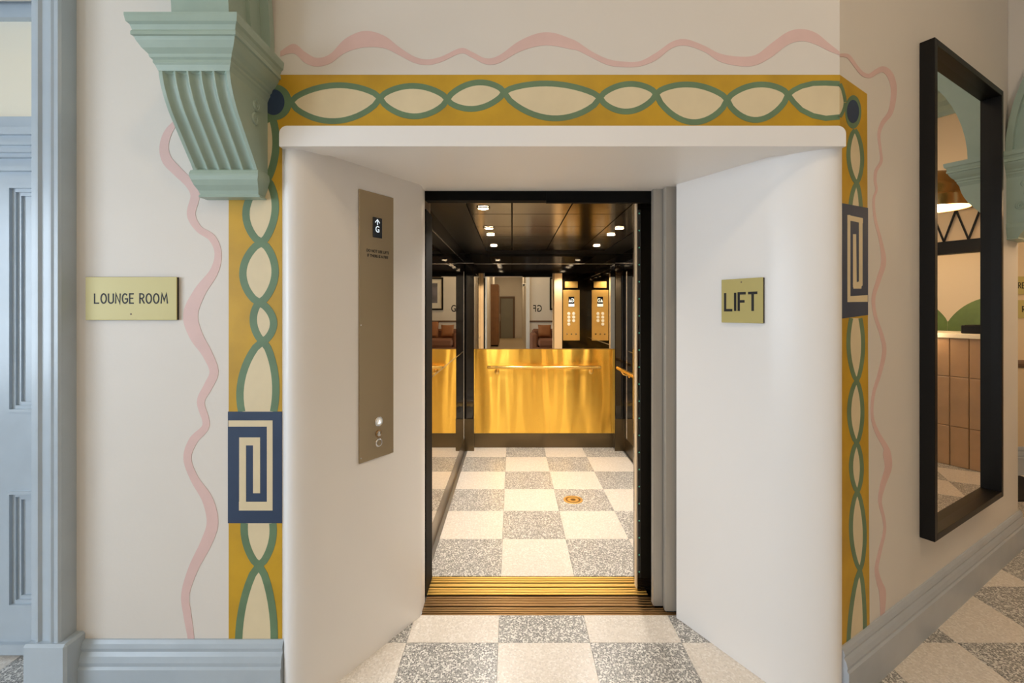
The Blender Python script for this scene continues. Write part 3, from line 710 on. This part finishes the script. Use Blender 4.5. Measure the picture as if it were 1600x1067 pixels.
for px, py in ((562, 716), (612, 702), (560, 508), (613, 506)):
    xx, z_ = jl(px, py); xx = max(-wd/2 + .008, min(wd/2 - .008, xx))
    mb = MB(); mb.lathe([(.0025, .005), (.0025, .0068)], M @ Matrix.Translation((xx, z_, 0)), 8); obj('screw', mb, 'steel', lp_)

# ================================================================== LIFT CAR
XL, XR, YB, YF, ZT = -.485, 1.155, 4.777, 2.46, H + .597
car = thing('lift_car', 'open lift car lined with mirrors, gold panels and black trim', 'lift', (.335, 3.5, 0))
mb = MB(); mb.box(XL - .06, XR + .06, 2.32, YB + .06, -.10, -.021); cf = obj('floor_base', mb, 'bronze_gloss', car)
for j in range(6):
    y = 2.464 + .4 * j; sy = min(.4, YB - .001 - y)
    for i in range(-1, 3):
        tile(TX + .4 * i, y, .4, sy, (i + j + 1) % 2 == 1 if False else (i + j) % 2 == 1, cf)
def cp(name, x0, x1, y0, y1, z0, z1, m, parent=car, b=0.0):
    mb = MB()
    (mb.bbox(x0, x1, y0, y1, z0, z1, b) if b else mb.box(x0, x1, y0, y1, z0, z1)); return obj(name, mb, m, parent)
ZG0, ZG1, ZM1, ZB1 = .150, 1.042, H + .392, H + .487
cp('wall_shell', XL - .06, XR + .06, YB, YB + .05, -.02, ZT + .05, 'black_gloss')
cp('wall_shell', XL - .06, XL - .012, 2.40, YB, -.02, ZT + .05, 'black_gloss')
cp('wall_shell', XR + .012, XR + .06, 2.40, YB, -.02, ZT + .05, 'black_gloss')
# back wall
bx0, bx1 = -.392, 1.062
cp('kick_plate', bx0, bx1, YB - .006, YB, 0, ZG0, 'bronze_gloss')
cp('gold_wall_panel', bx0, bx1, YB - .008, YB, ZG0 + .003, ZG1 - .003, 'gold_panel')
cp('mirror_panel', bx0, bx1, YB - .006, YB, ZG1 + .003, ZM1, 'lift_mirror')
cp('upper_panel', bx0, bx1, YB - .005, YB, ZM1 + .002, ZB1, 'black_gloss'); cp('upper_panel', XL, XR, YB - .016, YB, ZB1 + .006, ZT, 'black_gloss')
cp('trim_strip', XL, XR, YB - .020, YB, ZB1, ZB1 + .006, 'steel'); cp('trim_strip', bx0, bx1, YB - .010, YB, ZG1 - .003, ZG1 + .003, 'bronze_sill')
for x0, x1 in ((XL, bx0), (bx1, XR)):
    cp('corner_post', x0, x1, 4.66, YB - .001, 0, ZB1, 'black_gloss', b=.006)
    cp('post_base', x0 - .002, x1 + .002, 4.652, 4.66, .0, .33, 'bronze_gloss')
    cp('trim_strip', x0, x1, 4.654, 4.66, ZB1 - .004, ZB1 + .004, 'steel')
# side walls
for x0, x1, sgn in ((XL - .012, XL, 1), (XR, XR + .012, -1)):
    cp('kick_plate', x0, x1, 2.45, 4.66, 0, ZG0, 'bronze_gloss')
    cp('side_panel', x0, x1, 2.45, 4.55, ZG0 + .003, ZG1 - .003, 'side_mirror')
    cp('side_panel', x0, x1, 4.56, 4.66, ZG0 + .003, ZM1, 'black_gloss')
    cp('mirror_panel', x0, x1, 2.45, 4.55, ZG1 + .003, ZM1, 'lift_mirror')
    cp('upper_panel', x0, x1, 2.45, 4.66, ZM1 + .003, ZB1, 'black_gloss'); cp('upper_panel', x0, x1, 2.45, 4.75, ZB1 + .006, ZT, 'black_gloss')
    xa, xb = (x1 - .004, x1 + .003) if sgn > 0 else (x0 - .003, x0 + .004)
    cp('trim_strip', xa, xb, 2.45, 4.66, ZB1, ZB1 + .006, 'steel'); cp('trim_strip', xa, xb, 2.45, 4.55, ZG1 - .003, ZG1 + .003, 'steel')
    cp('trim_strip', xa, xb, 4.55, 4.56, ZG0, ZM1, 'steel')
# front return with control panel, and header
cp('front_return', .66, XR, 2.40, 2.455, 0, ZT, 'black_gloss')
cp('front_return', XL, -.434, 2.28, 2.455, 0, 1.96, 'black_matte')
cp('entrance_column', .662, .785, 2.456, 2.466, 0, ZT, 'cream_edge'); cp('entrance_column', XL, -.446, 2.456, 2.464, 0, ZT, 'cream_edge')
cp('edge_channel', XL, -.461, 2.464, 4.66, -.02, -.003, 'edge_grey'); cp('edge_channel', 1.141, XR, 2.464, 4.66, -.02, -.003, 'edge_grey')
# ceiling: black border, bronze panels
cp('ceiling_border', XL, -.26, 2.40, YB, ZT, ZT + .03, 'black_frame'); cp('ceiling_border', .93, XR, 2.40, YB, ZT, ZT + .03, 'black_frame')
cp('ceiling_border', -.26, .93, 4.52, YB, ZT, ZT + .03, 'black_frame'); cp('ceiling_backing', XL, XR, 2.40, YB, ZT + .03, ZT + .05, 'black_matte')
xs = [-.26, .0, .34, .68, .93]; ys = [2.40, 2.82, 3.24, 3.68, 4.10, 4.52]
for i in range(4):
    for j in range(5): cp('ceiling_panel', xs[i] + .004, xs[i+1] - .004, ys[j] + .005, ys[j+1] - .005, ZT + .004, ZT + .02, 'ceiling_bronze')
# handrails
def rail(p0, p1, out, br):
    p0, p1, out = Vector(p0), Vector(p1), Vector(out)
    mb = MB(); d = (p1 - p0).normalized(); mb.tube([p0 - d * .012, p0 - d * .008, p0, p1, p1 + d * .008, p1 + d * .012], [.006, .015, .018, .018, .015, .006], 14); h = obj('handrail', mb, 'brass', car, smooth=True)
    for t in br:
        q = p0.lerp(p1, t); wall = q - out
        mb = MB(); mb.tube([q - UP * .016, q - UP * .045 - out * .25, q - UP * .055 - out * .6, q - UP * .055 - out * .98], .007, 8)
        Mx = (-out).to_track_quat('Z', 'Y').to_matrix().to_4x4(); Mx.translation = wall - UP * .055 + out * .14
        mb.lathe([(.020, 0), (.026, .003), (.026, .010)], Mx, 18); obj('bracket', mb, 'brass', h, smooth=True)
rail((-.245, YB - .09, H - .590), (.915, YB - .09, H - .590), (0, -.08, 0), (.075, .93))
rail((XR - .09, 4.54, H - .577), (XR - .09, 2.75, H - .577), (-.08, 0, 0), (.08, .5, .92))
# medallion
md = thing('floor_medallion', 'round brass medallion set into the lift floor', 'medallion', (.467, 3.455, 0))
T_ = Matrix.Translation((.467, 3.455, 0))
mb = MB(); mb.lathe([(.074, 0), (.074, .002), (.070, .003), (.058, .003), (.057, .0015), (.044, .0015), (.043, .003), (.03, .003), (.029, .0012), (0, .0012)], T_, 36); obj('disc', mb, 'brass_satin', md, smooth=True)
mb = MB(); mb.lathe([(.057, .0012), (.057, .0018), (.044, .0018), (.044, .0012)], T_, 36, cap=False); obj('inlay', mb, 'bronze_sill', md, smooth=True)
mb = MB(); mb.lathe([(.020, .001), (.020, .0032), (0, .0036)], T_, 24); obj('boss', mb, 'bronze_sill', md, smooth=True)
# sills: ridged bars
sl = thing('car_sill', 'bright ridged brass sill of the lift car', 'sill', (.3, 2.38, 0))
mb = MB(); mb.box(-.435, .70, 2.305, 2.462, -.05, -.008); obj('tray', mb, 'black_matte', sl)
y = 2.308
for wd_, gap in ((.014, .006), (.014, .006), (.014, .012), (.024, .011), (.012, .006), (.012, .006), (.014, .0)):
    mb = MB(); mb.bbox(-.435, .695, y, y + wd_, -.012, 0, .003); obj('ridge', mb, 'brass_sill', sl); y += wd_ + gap
s2 = thing('landing_sill', 'dull bronze ridged sill in front of the bright brass sill', 'sill', (.2, 2.22, 0))
mb = MB(); mb.box(-.433, .80, 2.150, 2.300, -.05, -.010); obj('tray', mb, 'black_matte', s2)
y = 2.151
for wd_, gap in ((.009, .005), (.009, .005), (.012, .005), (.012, .011), (.016, .005), (.014, .005), (.014, .005), (.014, 0)):
    mb = MB(); mb.bbox(-.433, .79, y, y + wd_, -.012, -.001, .002); obj('ridge', mb, 'bronze_sill', s2); y += wd_ + gap
# header tracks, landing doors, car door
hd = thing('door_header', 'black door track housing across the top of the lift opening', 'header', (.15, 2.3, ZS - .06))
mb = MB(); mb.box(-.433, .17, 2.252, 2.275, H + (VY - 314.5) / F * 2.27, ZS + .05); mb.box(.17, .80, 2.248, 2.271, H + (VY - 318) / F * 2.27, ZS + .05); obj('track', mb, 'black_matte', hd)
mb = MB(); mb.box(-.433, .80, 2.275, 2.325, H + (VY - 314.5) / F * 2.27 + .004, ZS + .05); obj('housing', mb, 'black_matte', hd)
for k, (x0, y0, lab) in enumerate((((1021 - VX) / F * 2.206, 2.206, 'grey metal landing door leaf nearest the lift opening'), ((1039.5 - VX) / F * 2.166, 2.166, 'grey metal landing door leaf tucked against the white portal'))):
    dl = thing('landing_door', lab, 'door', (x0 + .3, y0 + .015, .004), group=None)
    mb = MB(); pr_ = [(x0, y0 + .006), (x0 + .004, y0), (x0 + .55, y0), (x0 + .55, y0 + .03), (x0, y0 + .03)]
    if k == 0: pr_ = [(x0 - .0, y0), (x0 + .55, y0), (x0 + .55, y0 + .034), (x0, y0 + .034)]
    mb.prism(pr_, .006, ZS + .03, lambda a, b, z: Vector((a, b, z))); obj('door_leaf', mb, 'door_steel', dl)
    mb = MB(); mb.box(x0 + .01, x0 + .5, y0 + .008, y0 + .022, -.004, .006); obj('guide', mb, 'black_matte', dl)
cdx = .650
cdr = thing('car_door', 'open lift car door edge with a green light curtain strip', 'door', (cdx + .3, 2.36, 0))
mb = MB(); mb.box(cdx + .012, cdx + .50, 2.338, 2.375, .004, ZS + .0); obj('door_leaf', mb, 'black_gloss', cdr)
mb = MB(); mb.bbox(cdx - .006, cdx + .012, 2.345, 2.378, .004, ZS + .02, .002); obj('edge_strip', mb, 'cream_edge', cdr)
mb = MB(); mb.box(cdx - .002, cdx + .014, 2.330, 2.345, .004, ZS + .02); lc = obj('light_curtain', mb, 'black_gloss', cdr)
for k in range(22):
    mb = MB(); z = .10 + k * .088; mb.lathe([(.004, 0), (.003, .0015)], Matrix.Translation((cdx + .006, 2.330, z)) @ Matrix.Rotation(PI / 2, 4, 'X'), 8); obj('sensor', mb, 'led_green', lc)
mb = MB(); mb.box(.80, 1.35, 2.24, 2.40, 0, 2.3); mb.box(-.80, -.47, 2.25, 2.40, 0, 2.3)
tag(obj('shaft_lining', mb, 'black_matte'), 'dark lining of the lift shaft behind the landing doors', 'shaft', kind='structure')
# downlights
k = 0
for X, side in ((-.168, 'left'), (.78, 'right')):
    for n_, d in enumerate((2.64, 3.28, 3.56, 4.16)):
        where = ('nearest the door', 'second from the door', 'third from the door', 'nearest the back mirror')[n_]
        dl = thing('downlight', 'round lift ceiling downlight, %s row, %s' % (side, where), 'downlight', (X, d, ZT - .002), 'downlights in the lift ceiling')
        T_ = Matrix.Translation((X, d, ZT - .003))
        mb = MB(); mb.lathe([(.040, .006), (.040, 0), (.036, -.002), (.030, 0), (.030, .004)], T_, 20, cap=False); obj('bezel', mb, 'steel', dl, smooth=True)
        mb = MB(); mb.lathe([(.030, .002), (.030, .004)], T_, 20); obj('lens', mb, 'lamp_glow', dl)
        l = bpy.data.lights.new('downlight_beam', 'SPOT'); l.energy = 27; l.color = (1, .93, .84); l.spot_size = 2.4; l.spot_blend = .6; l.shadow_soft_size = .03
        o = bpy.data.objects.new('downlight_beam', l); C.objects.link(o); o.location = Vector((0, 0, -.012)); o.parent = dl
# control panel on the front return (faces into the car)
cpn = thing('control_panel', 'gold lift control panel with round buttons, seen in the lift mirror', 'panel', (.93, 2.47, H - .47))
KU = Vector((-1, 0, 0)); KN = Vector((0, 1, 0))
M = frame(Vector((.93, 2.456, H)), KU, UP, KN)
mb = MB(); mb.bbox(-.13, .13, -.47, .32, 0, .012, .002, M); obj('plate', mb, 'brass_satin', cpn)
mb = MB(); mb.bbox(-.10, .10, .355, .455, 0, .012, .002, M); obj('name_plate', mb, 'brass_satin', cpn)
mb = MB(); mb.box(-.045, .045, .055, .215, .010, .014, M); ds = obj('display', mb, 'screen', cpn)
mb = MB(); mb.box(-.045, .045, .06, .105, .0138, .0152, M); obj('status_bar', mb, 'screen_glow', ds)
text('digit', 'G', .085, M @ Matrix.Translation((-.02, .155, .015)), 'screen_glow', ds, sx=.8, bold=.002)
mb = MB(); mb.prism([(.004, .128), (.024, .182), (.044, .128)], .0142, .0152, lambda u_, v_, t_: M @ Vector((u_, v_, t_))); obj('arrow', mb, 'screen_glow', ds)
for (u_, v_) in ((-.035, -.05), (.04, -.05), (-.035, -.105), (.04, -.105), (-.035, -.16), (.04, -.16), (.04, -.215)):
    mb = MB(); mb.lathe([(.024, .010), (.024, .018), (.020, .021), (0, .021)], M @ Matrix.Translation((u_, v_, 0)), 18); obj('button', mb, 'button_glow', cpn, smooth=True)
for u_ in (-.07, .0, .07):
    mb = MB(); mb.lathe([(.013, .010), (.013, .016), (0, .018)], M @ Matrix.Translation((u_, -.37, 0)), 14); obj('key_switch', mb, 'steel', cpn, smooth=True)

# ================================================================== BLACK FRAMED MIRROR on the angled wall
m0, m1 = None, None
def r_s(px, q):                                               # distance along the right wall of pixel column px at offset q
    p0 = RC + RN * q; h_ = hit(px, VY, p0, RN); return (h_ - p0).dot(RU)
s0, s1 = r_s(1461, .054), r_s(1568, .054)
pz = RW(s0, .054, 0); zt = H + (VY - 58) / F * pz.y; zb = H + (VY - 852) / F * pz.y
pz2 = RW(s1, .054, 0); zt = (zt + H + (VY - 142) / F * pz2.y) / 2; zb = (zb + H + (VY - 772) / F * pz2.y) / 2
mi = thing('wall_mirror', 'tall black deep framed mirror on the angled wall', 'mirror', RW((s0 + s1) / 2, 0, zb))
FW, FD, GQ = .030, .054, .012
Mr = frame(RC, RU, UP, RN)
for a, b, c, d in ((s0, s0 + FW, zb, zt), (s1 - FW, s1, zb, zt), (s0 + FW, s1 - FW, zb, zb + FW), (s0 + FW, s1 - FW, zt - FW, zt)):
    mb = MB(); mb.bbox(a, b, c, d, .001, FD, .0015, Mr); obj('frame_side', mb, 'black_frame', mi)
mb = MB(); mb.box(s0 + FW, s1 - FW, zb + FW, zt - FW, .002, GQ, Mr); obj('glass', mb, 'mirror', mi)

# ================================================================== RECEPTION (seen in the black mirror)
G0 = RC + RN * GQ
def mirror_pt(p): p = Vector(p); return p - RN * (2 * (p - G0).dot(RN))
def vp(px, py, d): return mirror_pt(P(px, py, d))
A0 = mirror_pt(Vector(((1463 - VX) / F * 4.31, 4.31, 0))); A1 = mirror_pt(Vector(((1547 - VX) / F * 3.99, 3.99, 0)))
CUU = (A1 - A0).normalized()                                   # along the counter front
CNN = Vector((-CUU.y, CUU.x, 0))
if CNN.dot(-A0) < 0: CNN = -CNN                                # front side
def CW(sv, q, z): return A0 + CUU * sv + CNN * q + UP * z
Lc = (A1 - A0).length
ct = thing('reception_counter', 'reception counter clad in tan panels, reflected in the black mirror', 'counter', CW(0, -.3, 0))
Mc = frame(A0, CUU, UP, CNN)
CL0, CL1 = -1.6, Lc + .10
mb = MB(); mb.box(CL0, CL1 - .01, 0, 1.19, -.6, -.02, Mc); obj('carcass', mb, 'counter_tile', ct)
mb = MB(); mb.bbox(CL0 - .02, CL1 + .02, 1.19, 1.235, -.64, .03, .006, Mc); obj('counter_top', mb, 'counter_top', ct)
pw = .133; x = CL1 + .03
while x > CL0 + .1:
    for z0, z1 in ((.0, .37), (.37, .83), (.83, 1.19)):
        mb = MB(); mb.bbox(x - pw + .002, x - .002, z0 + .002, z1 - .002, -.02, .0 + random.uniform(-.002, .002), .004, Mc); obj('panel', mb, 'counter_tile', ct)
    x -= pw
bk = thing('desk_tray', 'black box standing on the reception counter, reflected in the black mirror', 'box', CW(Lc, -.2, 1.235))
mb = MB(); mb.bbox(Lc - .21, Lc + .08, 1.235, 1.31, -.32, -.06, .006, Mc); obj('shell', mb, 'black_frame', bk)
mb = MB(); mb.box(Lc - .19, Lc + .06, 1.308, 1.313, -.30, -.08, Mc); obj('lid', mb, 'black_matte', bk)
bh = thing('counter_canopy', 'beige canopy with black zigzag bars above the reception counter, reflected in the black mirror', 'canopy', CW(0, -.03, 2.05))
mb = MB(); mb.box(-1.6, Lc + .12, 2.09, 2.385, -.05, -.01, Mc); obj('board', mb, 'bulkhead', bh)
mb = MB(); mb.bbox(-1.62, Lc + .14, 1.975, 2.095, -.08, .02, .003, Mc); obj('beam', mb, 'black_frame', bh)
mb = MB(); mb.box(-1.62, Lc + .14, 2.385, 2.52, -.08, .0, Mc); obj('top_rail', mb, 'black_frame', bh)
zz = [Lc - .055 - .085 * i for i in range(19)]
for i in range(18):
    za, zb_ = (2.38, 2.095) if i % 2 == 0 else (2.095, 2.38)
    a, b = Vector((zz[i], za, 0)), Vector((zz[i + 1], zb_, 0)); d = (b - a).normalized(); nn = Vector((-d.y, d.x, 0)) * .0065
    mb = MB(); mb.prism([tuple((a + nn)[:2]), tuple((b + nn)[:2]), tuple((b - nn)[:2]), tuple((a - nn)[:2])], -.012, .006, lambda u_, v_, t_: Mc @ Vector((u_, v_, t_))); obj('zigzag_bar', mb, 'black_frame', bh)
mb = MB(); mb.box(-2.6, Lc + .9, 0, ZC, -1.72, -1.60, Mc)
tag(obj('wall_counter', mb, 'far_wall'), 'cream wall behind the reception counter, reflected in the black mirror', 'wall', kind='structure')
BKp = CW(0, -1.6, 0)
def onB(px, py):                                               # pixel in the black mirror -> point on the wall behind the counter
    dr_ = Vector(((px - VX) / F, 1, (VY - py) / F)); dr_ = dr_ - RN * (2 * dr_.dot(RN)); c_ = mirror_pt(CAM)
    return c_ + dr_ * ((BKp - c_).dot(CNN) / dr_.dot(CNN))
for k, (cx, rx, lab) in enumerate(((1560, 92, 'wide green painted hill right of the dip, reflected in the black mirror'), (1408, 86, 'green painted hill left of the dip, reflected in the black mirror'))):
    m_ = thing('painted_hill', lab, 'mural', onB(cx, 560))
    qs = [(cx - rx * math.cos(PI * i / 40), 545 - 82 * math.sin(PI * i / 40)) for i in range(41)]
    qs = [q for q in qs if (q[0] >= 1480.5 if k == 0 else q[0] <= 1480)]
    qs = [(1480.5, 502)] + qs if k == 0 else qs + [(1480.2, 502)]
    A = [onB(*q) for q in qs]; B = [onB(q[0], 600) for q in qs]
    mb = MB(); mb.strip(A, B, CNN, .002 + .001 * k); obj('paint', mb, 'hill_green', m_)
mb = MB(); pz0 = 3.80
mb.prism([(0, pz0), (.02, pz0), (.03, pz0 + .06), (.08, pz0 + .10), (.09, pz0 + .16), (.16, pz0 + .24), (.18, pz0 + .30), (0, pz0 + .30)], -2.5, Lc + .8, lambda p, z, t: CW(t, -1.6 + p, z))
tag(obj('trim_6', mb, 'sage_paint'), 'sage green ceiling cornice reflected in the black mirror', 'cornice', kind='structure')
# pendant lamp
pc = vp(1463, 485, 3.55); pc.z = 0
pzb, pzt = H + (VY - 327) / F * 3.55, H + (VY - 268) / F * 3.55
pe = thing('pendant_lamp', 'domed bronze pendant lamp glowing inside, reflected in the black mirror', 'lamp', Vector((pc.x, pc.y, pzb)))
T_ = Matrix.Translation(pc); hh = pzt - pzb
mb = MB(); mb.lathe([(.205, pzb), (.208, pzb + .01), (.207, pzb + hh * .28), (.212, pzb + hh * .30), (.205, pzb + hh * .33), (.198, pzb + hh * .5), (.185, pzb + hh * .62), (.180, pzb + hh * .64), (.150, pzb + hh * .80), (.100, pzb + hh * .93), (.03, pzb + hh), (.0, pzb + hh + .005)], T_, 40, cap=False); obj('shade', mb, 'pendant_metal', pe, smooth=True)
mb = MB(); mb.lathe([(.200, pzb + .003), (.196, pzb + hh * .3), (.17, pzb + hh * .6), (.10, pzb + hh * .88), (0, pzb + hh * .9)], T_, 40, cap=False); obj('lining', mb, 'pendant_inside', pe, smooth=True)
mb = MB(); mb.tube([(pc.x, pc.y, pzt), (pc.x, pc.y, ZC)], .006, 8); obj('cable', mb, 'black_frame', pe)
mb = MB(); mb.lathe([(.0, pzb + .05), (.03, pzb + .06), (.04, pzb + .09), (.03, pzb + .12), (.0, pzb + .13)], T_, 16); obj('bulb', mb, 'lamp_glow', pe, smooth=True)
def point(loc, power, col, r=.05, parent=None):
    l = bpy.data.lights.new('lamp_light', 'POINT'); l.energy = power; l.color = col; l.shadow_soft_size = r
    o = bpy.data.objects.new('lamp_light', l); C.objects.link(o)
    if parent: o.parent = parent; o.location = Vector(loc) - root_base(parent)
    else: o.location = loc
point((pc.x, pc.y, pzb + .03), 8, WARM, .05, pe)
# lamps behind the canopy washing the back wall
cl = area('canopy_light', CW(-.6, -.12, 2.0), CW(-.6, -1.6, 1.5), 2.0, .08, 16, WARM); 
mb = MB(); mb.box(3.78, 4.42, 3.42, 3.93, 0, .012)
tag(obj('floor_mat', mb, 'dark_mat'), 'black mat on the floor past the end of the mirror wall', 'mat')

# ceiling downlights of the lobby
for X, Y, pw_, wh in ((.3, -.4, 10, 'above the space before the lift'), (2.2, .2, 10, 'above the floor before the black mirror'), (.9, -3.2, 22, 'above the sofa'), (4.4, 2.1, 16, 'above the reception floor'), (-2.2, -2.6, 4, 'near the windows'), (-.15, -6.6, 26, 'at the near end of the corridor'), (-.15, -11.5, 26, 'at the far end of the corridor')):
    ZL = ZC if Y > -4.6 else 3.6
    dl = thing('ceiling_lamp', 'round white ceiling lamp %s' % wh, 'lamp', (X, Y, ZL - .06), 'ceiling lamps of the lobby')
    T_ = Matrix.Translation((X, Y, ZL))
    mb = MB(); mb.lathe([(.16, 0), (.16, -.05), (.14, -.06), (.13, -.05), (.13, -.02)], T_, 28, cap=False); obj('rim', mb, 'window_white', dl, smooth=True)
    mb = MB(); mb.lathe([(.13, -.04), (.13, -.03)], T_, 28); obj('diffuser', mb, 'lamp_glow', dl)
    l = bpy.data.lights.new('ceiling_lamp_light', 'AREA'); l.shape = 'DISK'; l.size = .26; l.energy = pw_; l.color = WARM if Y > -4.6 else (1, .85, .64)
    o = bpy.data.objects.new('ceiling_lamp_light', l); C.objects.link(o); o.parent = dl; o.location = (0, 0, -.008)

# ================================================================== LOBBY BEHIND THE CAMERA (seen in the lift mirror)
VB = 2 * (YB - .006)
gf = thing('floor_lettering', 'black GF floor lettering on the wall above the sofa, seen in the lift mirror', 'lettering', (.78, -4.598, 1.4))
M = frame(Vector((.80, -4.5985, 1.50)), Vector((-1, 0, 0)), UP, Vector((0, 1, 0)))
text('letters', 'GF', .30, M, 'ink', gf, sx=.75, bold=.004, depth=.001, spacing=1.1)
so = thing('sofa', 'reddish brown sofa seen in the lift mirror', 'sofa', (1.5, -4.1, 0))
def sp(name, x0, x1, y0, y1, z0, z1, m, parent, b=.03):
    mb = MB(); mb.bbox(x0, x1, y0, y1, z0, z1, b); return obj(name, mb, m, parent, smooth=True)
sp('base', .62, 2.5, -4.5, -3.65, .10, .38, 'sofa', so); sp('backrest', .62, 2.5, -4.52, -4.30, .30, .88, 'sofa', so, .05)
sp('armrest', .55, .75, -4.5, -3.66, .10, .78, 'sofa', so, .05); sp('armrest', 2.38, 2.58, -4.5, -3.66, .10, .78, 'sofa', so, .05)
sp('seat_cushion', .76, 1.56, -4.32, -3.62, .38, .62, 'sofa', so, .06); sp('seat_cushion', 1.57, 2.37, -4.32, -3.62, .38, .62, 'sofa', so, .06)
for x, y in ((.65, -4.42), (2.48, -4.42), (.65, -3.73), (2.48, -3.73)): sp('foot', x - .03, x + .03, y - .03, y + .03, 0, .11, 'wood_brown', so, .005)
def cushion(x, y, z, rz, s_, lab):
    t = thing('cushion', lab, 'cushion', (x, y, z), 'cushions on the brown sofa')
    mb = MB(); N = 10; vs = []; fs = []
    Mx = Matrix.Translation((x, y, z + s_ / 2)) @ Matrix.Rotation(rz, 4, 'Z') @ Matrix.Rotation(.22, 4, 'X')
    for sd in (1, -1):
        for i in range(N + 1):
            for j in range(N + 1):
                u, v = 2 * i / N - 1, 2 * j / N - 1
                h_ = .085 * (max(0, (1 - u ** 4) * (1 - v ** 4))) ** .5
                vs.append(Mx @ Vector((u * s_ / 2 * (1 - .06 * (1 - v * v)), sd * h_, v * s_ / 2 * (1 - .06 * (1 - u * u)))))
    K = (N + 1) ** 2
    for sd in (0, 1):
        for i in range(N):
            for j in range(N): a = sd * K + i * (N + 1) + j; fs.append((a, a + 1, a + N + 2, a + N + 1))
    mb.add(vs, fs); obj('cover', mb, 'cushion', t, smooth=True)
cushion(.985, -4.13, .62, .0, .40, 'orange brown cushion nearest the sofa armrest beside the corridor'); cushion(1.50, -4.16, .62, .0, .50, 'larger orange brown cushion in the middle of the sofa')
pf = thing('framed_print', 'black framed print on the wall above the sofa, seen in the lift mirror', 'picture', (1.6, -4.59, 1.46))
for a, b, c, d in ((1.18, 1.23, 1.46, 2.48), (1.97, 2.02, 1.46, 2.48), (1.23, 1.97, 1.46, 1.51), (1.23, 1.97, 2.43, 2.48)):
    mb = MB(); mb.box(a, b, -4.6, -4.555, c, d); obj('frame_side', mb, 'black_frame', pf)
mb = MB(); mb.box(1.23, 1.97, -4.598, -4.58, 1.51, 2.43); obj('mount', mb, 'print_paper', pf)
mb = MB(); mb.box(1.36, 1.84, -4.585, -4.577, 1.68, 2.30); obj('print', mb, 'print_art', pf)
wr = thing('wardrobe', 'tall brown wooden cabinet in the corridor, seen in the lift mirror', 'cabinet', (-.68, -9.0, 0))
mb = MB(); mb.bbox(-.85, -.55, -9.9, -8.6, .06, 2.5, .006); obj('body', mb, 'wood_brown', wr)
mb = MB(); mb.box(-.85, -.57, -9.9, -8.62, 0, .06); obj('plinth', mb, 'black_frame', wr)
for k in range(3):
    y0 = -9.88 + .43 * k
    mb = MB(); mb.bbox(-.55, -.53, y0, y0 + .42, .09, 2.47, .004); dd = obj('cabinet_door', mb, 'wood_brown', wr)
    mb = MB(); mb.tube([(-.52, y0 + .05, 1.0), (-.50, y0 + .05, 1.02), (-.50, y0 + .05, 1.28), (-.52, y0 + .05, 1.3)], .006, 6); obj('handle', mb, 'steel', dd)
sc_ = thing('security_camera', 'small white security camera high on the corridor wall, seen in the lift mirror', 'camera', (.42, -6.5, 2.3))
mb = MB(); mb.bbox(.36, .52, -6.56, -6.44, 2.30, 2.40, .01); obj('housing', mb, 'window_white', sc_)
mb = MB(); mb.lathe([(.03, 0), (.03, .03), (.02, .04), (0, .04)], Matrix.Translation((.42, -6.44, 2.35)) @ Matrix.Rotation(-PI / 2, 4, 'X'), 16); obj('lens', mb, 'black_frame', sc_, smooth=True)
